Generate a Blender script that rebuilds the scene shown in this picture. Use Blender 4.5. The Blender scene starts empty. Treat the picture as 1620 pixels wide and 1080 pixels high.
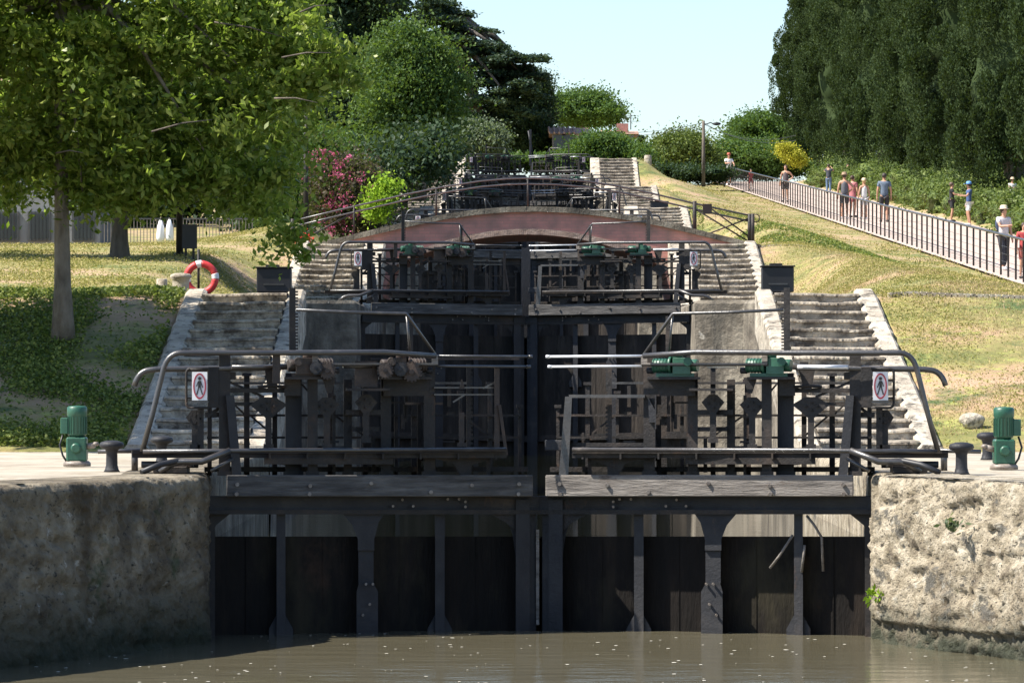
import bpy, bmesh, math, random
import numpy as np
from mathutils import Vector, noise, Matrix
random.seed(7)
F = 6825.0; HX = 810.0; HY = 585.0          # focal length, axis and eye level in photo pixels
scene = bpy.context.scene
COL = scene.collection

# ------------------------------------------------------------------ camera
cam = bpy.data.cameras.new('camera'); camo = bpy.data.objects.new('camera', cam); COL.objects.link(camo)
cam.sensor_width = 36.0; cam.lens = F / 1620.0 * 36.0
cam.clip_start = 0.5; cam.clip_end = 6000
camo.location = (0, 0, 0)
camo.rotation_euler = (math.radians(90) + math.atan((HY - 540) / F), 0, 0)
scene.camera = camo
# ------------------------------------------------------------------ world, sun, exposure
SUN_EL = math.radians(52); SUN_DIR = Vector((-1.0, -0.2, 0)).normalized()
sd = Vector((SUN_DIR.x * math.cos(SUN_EL), SUN_DIR.y * math.cos(SUN_EL), math.sin(SUN_EL)))
w = bpy.data.worlds.new("World"); scene.world = w; w.use_nodes = True
nt = w.node_tree; bg = nt.nodes['Background']
sky = nt.nodes.new('ShaderNodeTexSky'); sky.sky_type = 'NISHITA'; sky.sun_disc = False
sky.sun_elevation = SUN_EL; sky.sun_rotation = math.atan2(SUN_DIR.x, SUN_DIR.y)
sky.air_density = 1.0; sky.dust_density = 0.7; sky.ozone_density = 3.5
nt.links.new(sky.outputs[0], bg.inputs[0]); bg.inputs[1].default_value = 0.098
sl = bpy.data.lights.new('sun', 'SUN'); sl.energy = 4.7; sl.angle = math.radians(0.5); sl.color = (1.0, 0.94, 0.84)
so = bpy.data.objects.new('sun', sl); COL.objects.link(so)
so.rotation_euler = sd.to_track_quat('Z', 'Y').to_euler()
scene.view_settings.view_transform = 'Standard'; scene.view_settings.look = 'None'
scene.view_settings.exposure = 1.15; scene.view_settings.gamma = 1.0
scene.view_settings.use_curve_mapping = False

# ------------------------------------------------------------------ helpers
def P(px, py, D):
    return Vector(((px - HX) * D / F, D, (HY - py) * D / F))

def tagp(o, label=None, cat=None, group=None, kind=None):
    if label: o['label'] = label
    if cat: o['category'] = cat
    if group: o['group'] = group
    if kind: o['kind'] = kind
    return o

def thing(name, label, cat, loc, group=None):
    o = bpy.data.objects.new(name, None); COL.objects.link(o); o.location = loc
    o.empty_display_size = 0.2
    return tagp(o, label, cat, group)

class MB:
    def __init__(s): s.v = []; s.f = []; s.sm = []; s.cut = []
    def add(s, vs, fs, smooth=False):
        b = len(s.v); s.cut.append((b, len(s.f))); s.v += [tuple(p) for p in vs]
        for f in fs: s.f.append(tuple(b + i for i in f)); s.sm.append(smooth)
    def hexa(s, c):   # 8 corners: bottom 4 ccw, top 4 ccw
        s.add(c, [(0, 3, 2, 1), (4, 5, 6, 7), (0, 1, 5, 4), (1, 2, 6, 5), (2, 3, 7, 6), (3, 0, 4, 7)])
    def box(s, c, d):
        x, y, z = c; a, b, e = d[0] / 2, d[1] / 2, d[2] / 2
        s.hexa([(x-a,y-b,z-e),(x+a,y-b,z-e),(x+a,y+b,z-e),(x-a,y+b,z-e),(x-a,y-b,z+e),(x+a,y-b,z+e),(x+a,y+b,z+e),(x-a,y+b,z+e)])
    def bar(s, p0, p1, wa, wb):
        p0 = Vector(p0); p1 = Vector(p1); d = (p1 - p0).normalized()
        up = Vector((0, 1, 0)) if abs(d.y) < 0.9 else Vector((0, 0, 1))
        a = d.cross(up).normalized() * wa / 2; b = d.cross(a).normalized() * wb / 2
        s.hexa([p0-a-b, p0+a-b, p0+a+b, p0-a+b, p1-a-b, p1+a-b, p1+a+b, p1-a+b])
    def tube(s, pts, r, seg=8, caps=True):
        pts = [Vector(p) for p in pts]; n = len(pts)
        rr = r if isinstance(r, (list, tuple)) else [r] * n
        vs = []; prev = None
        for i, p in enumerate(pts):
            d = (pts[min(i + 1, n - 1)] - pts[max(i - 1, 0)])
            if d.length < 1e-6: d = Vector((0, 0, 1))
            d.normalize()
            if prev is None:
                u = d.orthogonal().normalized()
            else:
                u = (prev - d * prev.dot(d))
                u = u.normalized() if u.length > 1e-5 else d.orthogonal().normalized()
            prev = u; v = d.cross(u)
            for k in range(seg):
                t = 2 * math.pi * k / seg
                vs.append(p + (u * math.cos(t) + v * math.sin(t)) * rr[i])
        fs = []
        for i in range(n - 1):
            for k in range(seg):
                a = i * seg + k; b = i * seg + (k + 1) % seg
                fs.append((a, b, b + seg, a + seg))
        s.add(vs, fs, True)
        if caps:
            b = len(s.v) - len(vs)
            s.f.append(tuple(b + q for q in reversed(range(seg)))); s.f.append(tuple(b + q for q in range((n - 1) * seg, n * seg))); s.sm += [False, False]
    def lathe(s, prof, c, seg=24, sx=1, sy=1):
        vs = []; fs = []; n = len(prof)
        for (r, z) in prof:
            for k in range(seg):
                t = 2 * math.pi * k / seg
                vs.append((c[0] + r * sx * math.cos(t), c[1] + r * sy * math.sin(t), c[2] + z))
        for i in range(n - 1):
            for k in range(seg):
                a = i * seg + k; b = i * seg + (k + 1) % seg
                fs.append((a, b, b + seg, a + seg))
        fs.append(tuple(reversed(range(seg)))); fs.append(tuple(range((n - 1) * seg, n * seg)))
        s.add(vs, fs, True)
    def prism(s, poly, fn0, fn1):   # poly of 2-tuples, two functions mapping them to 3D (front, back)
        n = len(poly)
        vs = [fn0(p) for p in poly] + [fn1(p) for p in poly]
        fs = [tuple(range(n)), tuple(reversed(range(n, 2 * n)))]
        for i in range(n):
            j = (i + 1) % n; fs.append((i, i + n, j + n, j))
        s.add(vs, fs)
    def blob(s, c, r, seed=0, amp=.15, sub=3, fr=1.5):
        bm = bmesh.new(); bmesh.ops.create_icosphere(bm, subdivisions=sub, radius=1)
        vs = []
        for v in bm.verts:
            k = 1 + amp * noise.fractal(v.co * fr + Vector((seed * 7.3, seed, 0)), 1, 2, 3)
            vs.append((c[0] + v.co.x * r[0] * k, c[1] + v.co.y * r[1] * k, c[2] + v.co.z * r[2] * k))
        fs = [tuple(v.index for v in f.verts) for f in bm.faces]; bm.free()
        s.add(vs, fs, True)
    def each(s, name, mat, parent, flipx=None):      # one object for every piece added
        for i, (v0, f0) in enumerate(s.cut):
            v1, f1 = s.cut[i + 1] if i + 1 < len(s.cut) else (len(s.v), len(s.f))
            q = MB(); q.v = s.v[v0:v1]; q.f = [tuple(k - v0 for k in f) for f in s.f[f0:f1]]; q.sm = s.sm[f0:f1]
            q.build(name, mat, parent, flipx=flipx)
    def build(s, name, mat, parent=None, origin=None, bevel=0, flipx=None, fixn=True):
        v = s.v
        if flipx is not None: v = [(2 * flipx - a, b, c) for a, b, c in v]
        org = Vector(origin) if origin is not None else (world_loc(parent) if parent else Vector((0, 0, 0)))
        me = bpy.data.meshes.new(name)
        me.from_pydata([(a - org.x, b - org.y, c - org.z) for a, b, c in v], [], s.f)
        me.polygons.foreach_set('use_smooth', s.sm); me.update()
        if fixn:
            bm = bmesh.new(); bm.from_mesh(me); bmesh.ops.recalc_face_normals(bm, faces=bm.faces)
            if bevel:
                es = [e for e in bm.edges if len(e.link_faces) == 2 and e.calc_face_angle(0) > 0.9]
                bmesh.ops.bevel(bm, geom=es, offset=bevel, segments=1, affect='EDGES', clamp_overlap=True)
            bm.to_mesh(me); bm.free()
        me.materials.append(mat)
        o = bpy.data.objects.new(name, me); COL.objects.link(o)
        if parent: o.parent = parent
        else: o.location = org
        return o

def world_loc(o):
    v = Vector((0, 0, 0))
    while o: v += o.location; o = o.parent
    return v

def np_mesh(name, verts, faces4, mat, parent=None, origin=None, smooth=False):
    org = np.array(origin if origin is not None else (world_loc(parent) if parent else (0, 0, 0)), dtype=float)
    verts = (verts - org).astype(np.float32)
    k = faces4.shape[1]
    me = bpy.data.meshes.new(name)
    me.vertices.add(len(verts)); me.vertices.foreach_set('co', verts.ravel())
    me.loops.add(faces4.size); me.loops.foreach_set('vertex_index', faces4.ravel().astype(np.int32))
    me.polygons.add(len(faces4)); me.polygons.foreach_set('loop_start', np.arange(0, faces4.size, k, dtype=np.int32))
    me.update(calc_edges=True); me.materials.append(mat)
    if smooth: me.polygons.foreach_set('use_smooth', [True] * len(faces4))
    o = bpy.data.objects.new(name, me); COL.objects.link(o)
    if parent: o.parent = parent
    else: o.location = org
    return o

def copy_tree(o, parent=None):
    c = o.copy(); COL.objects.link(c)
    if parent: c.parent = parent
    for ch in list(o.children): copy_tree(ch, c)
    return c

# ------------------------------------------------------------------ materials
def nmat(name, cols, scale=3.0, rough=0.85, bump=0.3, bscale=20.0, stretch=(1, 1, 1), metallic=0.0, detail=6,
         stain=None, spec=0.5, island=False, trans=None, distort=0.0, zband=None):
    m = bpy.data.materials.new(name); m.use_nodes = True; t = m.node_tree; N = t.nodes; L = t.links
    bs = N['Principled BSDF']; bs.inputs['Roughness'].default_value = rough
    bs.inputs['Metallic'].default_value = metallic; bs.inputs['Specular IOR Level'].default_value = spec
    tc = N.new('ShaderNodeTexCoord'); mp = N.new('ShaderNodeMapping'); mp.inputs['Scale'].default_value = stretch
    L.new(tc.outputs['Object'], mp.inputs[0])
    ramp = N.new('ShaderNodeValToRGB'); els = ramp.color_ramp.elements
    while len(els) < len(cols): els.new(0.5)
    for e, (p, c) in zip(els, cols): e.position = p; e.color = (*c, 1)
    nz = N.new('ShaderNodeTexNoise'); nz.inputs['Scale'].default_value = scale; nz.inputs['Detail'].default_value = detail
    nz.inputs['Roughness'].default_value = 0.62; nz.inputs['Distortion'].default_value = distort
    L.new(mp.outputs[0], nz.inputs['Vector'])
    if island:
        g = N.new('ShaderNodeNewGeometry'); ad = N.new('ShaderNodeMath'); ad.operation = 'MULTIPLY_ADD'
        L.new(g.outputs['Random Per Island'], ad.inputs[0]); ad.inputs[1].default_value = 0.6
        ml = N.new('ShaderNodeMath'); ml.operation = 'MULTIPLY'; ml.inputs[1].default_value = 0.5
        L.new(nz.outputs['Fac'], ml.inputs[0]); L.new(ml.outputs[0], ad.inputs[2]); L.new(ad.outputs[0], ramp.inputs[0])
    else:
        L.new(nz.outputs['Fac'], ramp.inputs[0])
    col = ramp.outputs[0]
    if stain:
        for (c, sc, lo, hi, st) in stain:
            n2 = N.new('ShaderNodeTexNoise'); n2.inputs['Scale'].default_value = sc; n2.inputs['Detail'].default_value = 8
            n2.inputs['Roughness'].default_value = 0.7
            mp2 = N.new('ShaderNodeMapping'); mp2.inputs['Scale'].default_value = st; mp2.inputs['Location'].default_value = (sc * 3.1, 5.7, lo * 9)
            L.new(tc.outputs['Object'], mp2.inputs[0]); L.new(mp2.outputs[0], n2.inputs['Vector'])
            mr = N.new('ShaderNodeMapRange'); mr.inputs['From Min'].default_value = lo; mr.inputs['From Max'].default_value = hi
            L.new(n2.outputs['Fac'], mr.inputs['Value'])
            mx = N.new('ShaderNodeMix'); mx.data_type = 'RGBA'; L.new(mr.outputs[0], mx.inputs['Factor'])
            L.new(col, mx.inputs['A']); mx.inputs['B'].default_value = (*c, 1); col = mx.outputs['Result']
    if zband:   # (colour, z0, z1): dirt that fades out between two heights
        c, z0, z1 = zband
        sp = N.new('ShaderNodeSeparateXYZ'); L.new(tc.outputs['Object'], sp.inputs[0])
        ad = N.new('ShaderNodeMath'); ad.operation = 'MULTIPLY_ADD'; L.new(nz.outputs['Fac'], ad.inputs[0])
        ad.inputs[1].default_value = -0.9; L.new(sp.outputs[2], ad.inputs[2])
        mr = N.new('ShaderNodeMapRange'); mr.inputs['From Min'].default_value = z1 - .45; mr.inputs['From Max'].default_value = z0 - .45
        L.new(ad.outputs[0], mr.inputs['Value'])
        mx = N.new('ShaderNodeMix'); mx.data_type = 'RGBA'; L.new(mr.outputs[0], mx.inputs['Factor'])
        L.new(col, mx.inputs['A']); mx.inputs['B'].default_value = (*c, 1); col = mx.outputs['Result']
    L.new(col, bs.inputs['Base Color'])
    if bump:
        nb = N.new('ShaderNodeTexNoise'); nb.inputs['Scale'].default_value = bscale; nb.inputs['Detail'].default_value = 8
        nb.inputs['Roughness'].default_value = 0.65
        L.new(mp.outputs[0], nb.inputs['Vector'])
        bp = N.new('ShaderNodeBump'); bp.inputs['Strength'].default_value = bump; bp.inputs['Distance'].default_value = 0.05
        L.new(nb.outputs['Fac'], bp.inputs['Height']); L.new(bp.outputs[0], bs.inputs['Normal'])
    if trans:
        out = N['Material Output']; tr = N.new('ShaderNodeBsdfTranslucent'); mh = N.new('ShaderNodeMixShader')
        hs = N.new('ShaderNodeMix'); hs.data_type = 'RGBA'; hs.inputs['Factor'].default_value = 0.5
        L.new(col, hs.inputs['A']); hs.inputs['B'].default_value = (0.25, 0.38, 0.03, 1)
        L.new(hs.outputs['Result'], tr.inputs[0]); mh.inputs[0].default_value = trans
        L.new(bs.outputs[0], mh.inputs[1]); L.new(tr.outputs[0], mh.inputs[2]); L.new(mh.outputs[0], out.inputs[0])
    return m

M = {}
M['stone'] = nmat('rough_stone', [(.3, (.15, .12, .085)), (.44, (.34, .285, .20)), (.58, (.50, .43, .32)), (.76, (.64, .58, .46))], 5.0, .95, 1.0, 30,
                  stain=[((.11, .085, .055), 1.3, .54, .68, (1, 1, .5)), ((.05, .042, .032), 20, .55, .62, (1, 1, 1.6)), ((.13, .12, .10), 2.2, .57, .62, (1, 1, 1.5)), ((.5, .47, .40), 7, .6, .67, (1, 1, 1)), ((.03, .05, .015), 1.7, .64, .72, (1, 1, 1))],
                  zband=((.045, .05, .03), .02, .42))
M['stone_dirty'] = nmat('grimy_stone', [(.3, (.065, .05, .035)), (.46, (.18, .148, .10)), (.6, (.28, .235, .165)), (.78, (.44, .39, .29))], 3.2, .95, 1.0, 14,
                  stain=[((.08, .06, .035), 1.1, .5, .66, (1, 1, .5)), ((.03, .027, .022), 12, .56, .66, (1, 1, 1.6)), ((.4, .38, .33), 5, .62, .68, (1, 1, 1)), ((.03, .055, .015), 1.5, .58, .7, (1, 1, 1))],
                  zband=((.03, .035, .018), .05, .6))  # left wall: real grime, with its shade darkened into the colour as well
M['wall'] = nmat('chamber_masonry', [(.3, (.06, .05, .038)), (.5, (.17, .145, .11)), (.72, (.36, .32, .25))], 1.6, .95, .8, 12,
                 stain=[((.06, .055, .045), 2.0, .5, .68, (1, 1, .22)), ((.5, .46, .38), 4, .62, .7, (1, 1, 1))])
M['coping'] = nmat('pale_coping', [(.3, (.26, .215, .165)), (.5, (.44, .385, .305)), (.75, (.62, .56, .46))], 3.0, .95, .8, 16,
                   stain=[((.07, .06, .045), 4.5, .52, .64, (1, 1, 1)), ((.04, .036, .03), 16, .6, .68, (1, 1, 1))])
M['step'] = nmat('step_stone', [(.3, (.17, .14, .105)), (.5, (.35, .30, .235)), (.75, (.56, .5, .40))], 2.6, .95, .8, 18,
                 stain=[((.085, .07, .055), 3.6, .46, .62, (1, 1, 1.5)), ((.07, .085, .05), 1.6, .58, .7, (1, 1, 1))])
M['pave'] = nmat('quay_paving', [(.3, (.24, .2, .15)), (.5, (.36, .315, .245)), (.75, (.46, .41, .33))], 1.6, .95, .4, 14,
                 stain=[((.25, .2, .14), 2.2, .56, .7, (1, .4, 1))])
M['path'] = nmat('pink_path', [(.3, (.36, .28, .235)), (.6, (.46, .37, .315)), (.8, (.52, .43, .37))], 1.0, .95, .2, 10)
M['iron'] = nmat('tarred_iron', [(.3, (.014, .0135, .0135)), (.52, (.029, .025, .023)), (.72, (.065, .048, .038))], 3.0, .55, .25, 30,
                 stain=[((.085, .045, .026), 5, .6, .74, (1, 1, .5))], spec=.3)
M['iron2'] = nmat('grey_blue_iron', [(.3, (.016, .017, .021)), (.6, (.034, .034, .037)), (.8, (.07, .062, .058))], 2.5, .55, .2, 30, spec=.3,
                  stain=[((.08, .05, .035), 4, .62, .75, (1, 1, .4))])
M['rail'] = nmat('worn_rail', [(.3, (.022, .02, .02)), (.6, (.045, .04, .037)), (.8, (.13, .115, .1))], 5, .36, .1, 40, spec=1.0)
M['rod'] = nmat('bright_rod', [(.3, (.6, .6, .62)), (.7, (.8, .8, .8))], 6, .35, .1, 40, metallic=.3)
M['plank'] = nmat('wet_planking', [(.3, (.006, .0055, .005)), (.55, (.013, .0105, .009)), (.75, (.03, .022, .016))], 1.2, .7, .4, 8, stretch=(4, 4, .8), spec=.15,
                  stain=[((.035, .030, .018), 1.6, .52, .75, (1, 1, .5)), ((.05, .03, .02), 1.1, .6, .75, (1, 1, 1))])
M['plank2'] = nmat('dry_planking', [(.3, (.022, .019, .017)), (.55, (.048, .040, .034)), (.75, (.095, .078, .062))], 1.2, .8, .4, 8, stretch=(4, 4, .6), spec=.2,
                   stain=[((.014, .013, .012), 1.3, .5, .7, (1, 1, .4))])
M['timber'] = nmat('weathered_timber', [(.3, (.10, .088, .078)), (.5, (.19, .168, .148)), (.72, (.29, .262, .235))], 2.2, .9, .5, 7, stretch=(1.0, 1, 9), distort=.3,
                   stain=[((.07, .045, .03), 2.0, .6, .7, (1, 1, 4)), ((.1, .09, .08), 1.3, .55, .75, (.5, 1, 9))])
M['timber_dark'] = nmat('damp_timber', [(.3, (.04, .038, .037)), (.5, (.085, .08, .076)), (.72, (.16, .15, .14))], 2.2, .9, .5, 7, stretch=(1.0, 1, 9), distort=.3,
                        stain=[((.03, .026, .024), 2.0, .55, .7, (.6, 1, 6))])  # darker copy of the timber; holds the left beam's shade in its colour
M['green'] = nmat('green_paint', [(.3, (.014, .07, .042)), (.7, (.035, .12, .075))], 5, .4, .1, 30, stain=[((.05, .05, .04), 7, .64, .72, (1, 1, 1))])
M['rust'] = nmat('rusty_brown_iron', [(.3, (.022, .016, .013)), (.55, (.05, .034, .026)), (.75, (.12, .075, .05))], 5, .6, .25, 30)
M['archring'] = nmat('pale_arch_brick', [(.3, (.26, .17, .13)), (.55, (.42, .30, .24)), (.75, (.5, .4, .33))], 2, .9, .5, 20, stain=[((.07, .05, .045), 2, .52, .7, (1, 1, 1))])
M['brass'] = nmat('rust_bolt', [(.3, (.12, .09, .07)), (.7, (.3, .26, .22))], 20, .5, .1, 30)
M['white'] = nmat('sign_white', [(.3, (.72, .72, .72)), (.7, (.82, .82, .82))], 3, .5, 0)
M['signred'] = nmat('sign_red', [(.3, (.28, .02, .04)), (.7, (.36, .03, .05))], 3, .5, 0)
M['black'] = nmat('black_paint', [(.3, (.012, .012, .014)), (.7, (.022, .022, .025))], 3, .5, 0)
M['ringred'] = nmat('ring_red', [(.3, (.5, .03, .03)), (.7, (.62, .05, .05))], 5, .5, .1, 20)
M['bark'] = nmat('bark', [(.3, (.09, .075, .055)), (.5, (.19, .165, .13)), (.75, (.32, .29, .24))], 3, .95, .8, 12, stretch=(2, 2, .7))
M['bark2'] = nmat('dark_bark', [(.3, (.06, .05, .04)), (.7, (.19, .16, .13))], 3, .95, .8, 12, stretch=(2, 2, .5))
def leafm(n, a, b, c, tr=.3, sc=1.0):
    return nmat(n, [(.15, a), (.5, b), (.9, c)], sc, .6, 0, island=True, trans=tr, spec=.25)
M['leaf_ash'] = leafm('leaf_ash', (.05, .09, .013), (.16, .23, .036), (.38, .43, .10), .52, .8)
M['leaf_ash'].node_tree.nodes['Principled BSDF'].inputs['Roughness'].default_value = .33
M['leaf_mid'] = leafm('leaf_mid', (.028, .065, .015), (.05, .1, .022), (.085, .15, .032), .3, .3)
M['leaf_feather'] = leafm('leaf_feather', (.018, .045, .011), (.045, .095, .02), (.12, .18, .04), .3, .3)
M['leaf_burg'] = leafm('leaf_burgundy', (.02, .016, .012), (.045, .035, .02), (.09, .07, .03), .2, .5)
M['leaf_dark'] = leafm('leaf_dark', (.013, .030, .014), (.021, .044, .019), (.034, .064, .024), .15, .3)
M['leaf_cedar'] = leafm('leaf_cedar', (.010, .024, .018), (.02, .045, .026), (.055, .085, .04), .1, .3)
M['leaf_cyp'] = leafm('leaf_cypress', (.018, .034, .013), (.031, .052, .019), (.055, .080, .028), .1, .25)
M['leaf_cyp'].node_tree.nodes['Principled BSDF'].inputs['Roughness'].default_value = .85; M['leaf_cyp'].node_tree.nodes['Principled BSDF'].inputs['Specular IOR Level'].default_value = .15
M['leaf_olive'] = leafm('leaf_olive', (.05, .075, .045), (.1, .13, .075), (.17, .2, .12), .25, .5)
M['leaf_lime'] = leafm('leaf_lime', (.1, .2, .01), (.22, .36, .02), (.36, .5, .04), .35, .5)
M['leaf_yel'] = leafm('leaf_yellow', (.2, .2, .02), (.4, .38, .03), (.55, .5, .06), .3, .5)
M['leaf_shrub'] = leafm('leaf_shrub', (.03, .055, .012), (.08, .115, .025), (.16, .2, .045), .2, .5)
M['leaf_cover'] = leafm('leaf_cover', (.03, .05, .012), (.09, .13, .028), (.28, .3, .07), .25, .4)
M['pink'] = leafm('flower_pink', (.22, .02, .06), (.38, .05, .14), (.5, .12, .24), .2)
M['redf'] = leafm('flower_red', (.45, .015, .02), (.6, .03, .03), (.7, .1, .08), .2)
M['grassblade'] = leafm('grass_blade', (.11, .115, .03), (.29, .25, .075), (.5, .40, .18), .25, .35)
M['strawblade'] = leafm('straw_blade', (.2, .15, .06), (.36, .26, .13), (.55, .42, .26), .15, .35)
M['soil'] = nmat('grass_ground', [(.3, (.08, .10, .025)), (.42, (.18, .17, .05)), (.5, (.28, .22, .09)), (.57, (.36, .24, .14)), (.75, (.45, .31, .21))], .38, .95, .9, 6, detail=12,
                 stain=[((.05, .09, .02), 1.1, .52, .66, (1, 1, 1)), ((.3, .31, .08), 4, .52, .66, (1, 1, 1))])
M['roof'] = nmat('roof_tile', [(.3, (.3, .17, .11)), (.7, (.5, .32, .24))], 3, .9, .6, 8, stretch=(6, 1, 1))
M['plaster'] = nmat('plaster', [(.3, (.34, .3, .25)), (.7, (.46, .42, .36))], 1, .9, .2, 8)
M['greywall'] = nmat('grey_plaster', [(.3, (.16, .165, .17)), (.7, (.26, .26, .26))], .8, .9, .2, 8)
M['glass'] = nmat('dark_glass', [(.3, (.015, .018, .022)), (.7, (.03, .035, .04))], 1, .12, 0)
M['foam'] = nmat('foam', [(.3, (.5, .48, .4)), (.7, (.65, .62, .55))], 9, .8, 0)
M['concrete'] = nmat('concrete_pole', [(.3, (.14, .12, .1)), (.7, (.26, .23, .2))], 3, .9, .2, 12)
M['skin'] = nmat('skin', [(.3, (.42, .22, .14)), (.7, (.52, .29, .19))], 3, .6, 0)
# brick
def brick():
    m = nmat('red_brick', [(0, (0, 0, 0)), (1, (1, 1, 1))], 3, .9, 0)
    t = m.node_tree; N = t.nodes; L = t.links; bs = N['Principled BSDF']
    tc = N.new('ShaderNodeTexCoord'); mp = N.new('ShaderNodeMapping'); L.new(tc.outputs['Object'], mp.inputs[0])
    mp.inputs['Rotation'].default_value = (math.radians(90), 0, 0)
    b = N.new('ShaderNodeTexBrick'); L.new(mp.outputs[0], b.inputs[0]); b.inputs['Scale'].default_value = 1.0
    b.inputs['Brick Width'].default_value = .24; b.inputs['Row Height'].default_value = .07; b.inputs['Mortar Size'].default_value = .008
    b.inputs['Color1'].default_value = (.60, .27, .22, 1); b.inputs['Color2'].default_value = (.52, .24, .2, 1); b.inputs['Mortar'].default_value = (.46, .25, .2, 1)
    nz = N.new('ShaderNodeTexNoise'); nz.inputs['Scale'].default_value = 2.2; nz.inputs['Detail'].default_value = 8
    L.new(tc.outputs['Object'], nz.inputs['Vector'])
    mr = N.new('ShaderNodeMapRange'); mr.inputs['From Min'].default_value = .42; mr.inputs['From Max'].default_value = .75; L.new(nz.outputs['Fac'], mr.inputs[0])
    mx = N.new('ShaderNodeMix'); mx.data_type = 'RGBA'; L.new(mr.outputs[0], mx.inputs['Factor']); L.new(b.outputs[0], mx.inputs['A']); mx.inputs['B'].default_value = (.26, .17, .14, 1)
    L.new(mx.outputs['Result'], bs.inputs['Base Color'])
    bp = N.new('ShaderNodeBump'); bp.inputs['Strength'].default_value = .4; bp.inputs['Distance'].default_value = .02
    L.new(b.outputs['Fac'], bp.inputs['Height']); bp.invert = True; L.new(bp.outputs[0], bs.inputs['Normal'])
    return m
M['brick'] = brick()
def water(name, c1, c2, rough, bump, murk):
    m = nmat(name, [(.3, c1), (.7, c2)], .35, rough, 0, spec=.5)
    t = m.node_tree; N = t.nodes; L = t.links; bs = N['Principled BSDF']; bs.inputs['IOR'].default_value = 1.33
    tc = N.new('ShaderNodeTexCoord'); mp = N.new('ShaderNodeMapping'); mp.inputs['Scale'].default_value = (1, 2.2, 1); L.new(tc.outputs['Object'], mp.inputs[0])
    n1 = N.new('ShaderNodeTexNoise'); n1.inputs['Scale'].default_value = 1.6; n1.inputs['Detail'].default_value = 6; n1.inputs['Roughness'].default_value = .55
    L.new(mp.outputs[0], n1.inputs['Vector'])
    bp = N.new('ShaderNodeBump'); bp.inputs['Strength'].default_value = bump; bp.inputs['Distance'].default_value = .06
    L.new(n1.outputs['Fac'], bp.inputs['Height']); L.new(bp.outputs[0], bs.inputs['Normal'])
    return m
M['water'] = water('muddy_water', (.108, .096, .062), (.13, .117, .078), .09, .22, 0)
M['water2'] = water('chamber_water', (.005, .006, .003), (.009, .010, .005), .03, .03, 0)

def solid(name, c, rough=.8, metallic=0):
    return nmat(name, [(.3, tuple(x * .82 for x in c)), (.7, tuple(min(1, x * 1.12) for x in c))], 6, rough, .15, 25, metallic=metallic)

# ------------------------------------------------------------------ levels
def interp(x, t):
    return float(np.interp(x, [a for a, _ in t], [b for _, b in t]))
GT = [(-80, -.9), (48, -.9), (57, .93), (94, 2.70), (117, 3.95), (152, 5.6), (190, 7.6), (205, 9.35), (230, 10.4), (300, 10.8), (700, 11), (4000, 11)]
FT = [(-80, -.9), (48, -.9), (57, .7), (80, 1.05), (92, 1.16), (109.5, 2.2), (273, 11.9), (285, 12.1), (700, 12.2), (4000, 12.2)]
GL = [(48, -.9), (57, .93), (94, 2.70), (112, 3.1), (130, 3.6), (150, 4.5), (190, 6.3), (240, 9), (700, 10)]
G = lambda D: interp(D, GT)
FZ = lambda D: interp(D, FT)
GD = [39, 77.7, 117, 152, 189, 229]
GX = [.245, .245, .45, .60, .73, .82]
GZ = [0, 2.11, 4.14, 6.18, 8.32, 11.23]
LV = [-.9 + z for z in GZ]
cx = lambda D: float(np.interp(D, GD, GX))
HW = lambda D: float(np.interp(D, [48, 58, 84, 125, 165, 205], [4.56, 4.6, 4.85, 4.97, 5.07, 5.27]))
def ss(t): t = max(0, min(1, t)); return t * t * (3 - 2 * t)
def ground_z(x, D, nz=True):
    z = G(D)
    if x < -6: z += (min(z, interp(D, GL)) - z) * ss((-x - 6) / 3.0)
    if 48 < D < 236:
        e = abs(x - cx(D)) - HW(D) - .04; nn = max(0, sum(1 for g in GD if g <= D) - 1)
        if e < 1.6:
            wz = walk_z(nn, D - GD[nn]); z = wz + (z - wz) * ss(e / 1.6) + .035 * ss(e / .5) - .03
    if x > 5.5:
        z = z + (FZ(D) - z) * ss((x - 6) / 6.0)
        if x > 17.6: z += min(2.5, (x - 17.6) * .22)
    if x < -9: z += 0.0
    if nz and abs(x) > 5.5 and D > 48.5 and not (12.6 < x < 17.9):
        z += .05 * noise.fractal(Vector((x * .35, D * .18, 3)), 1, 2, 4) * min(1, (abs(x) - 5.5))
    return z

def walk_z(n, t):   # t = distance past gate n ; top of the lock side
    z0 = LV[n]; z1 = LV[n + 1] if n < 5 else LV[5]
    if n == 1:
        return interp(t, [(0, z0), (6.3, z0), (13.5, 2.62), (18, 2.72), (39.3, z1)])
    return interp(t, [(0, z0), (9.2, z0), (18.2, z1 - .2), (36, z1), (60, z1)])
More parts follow.
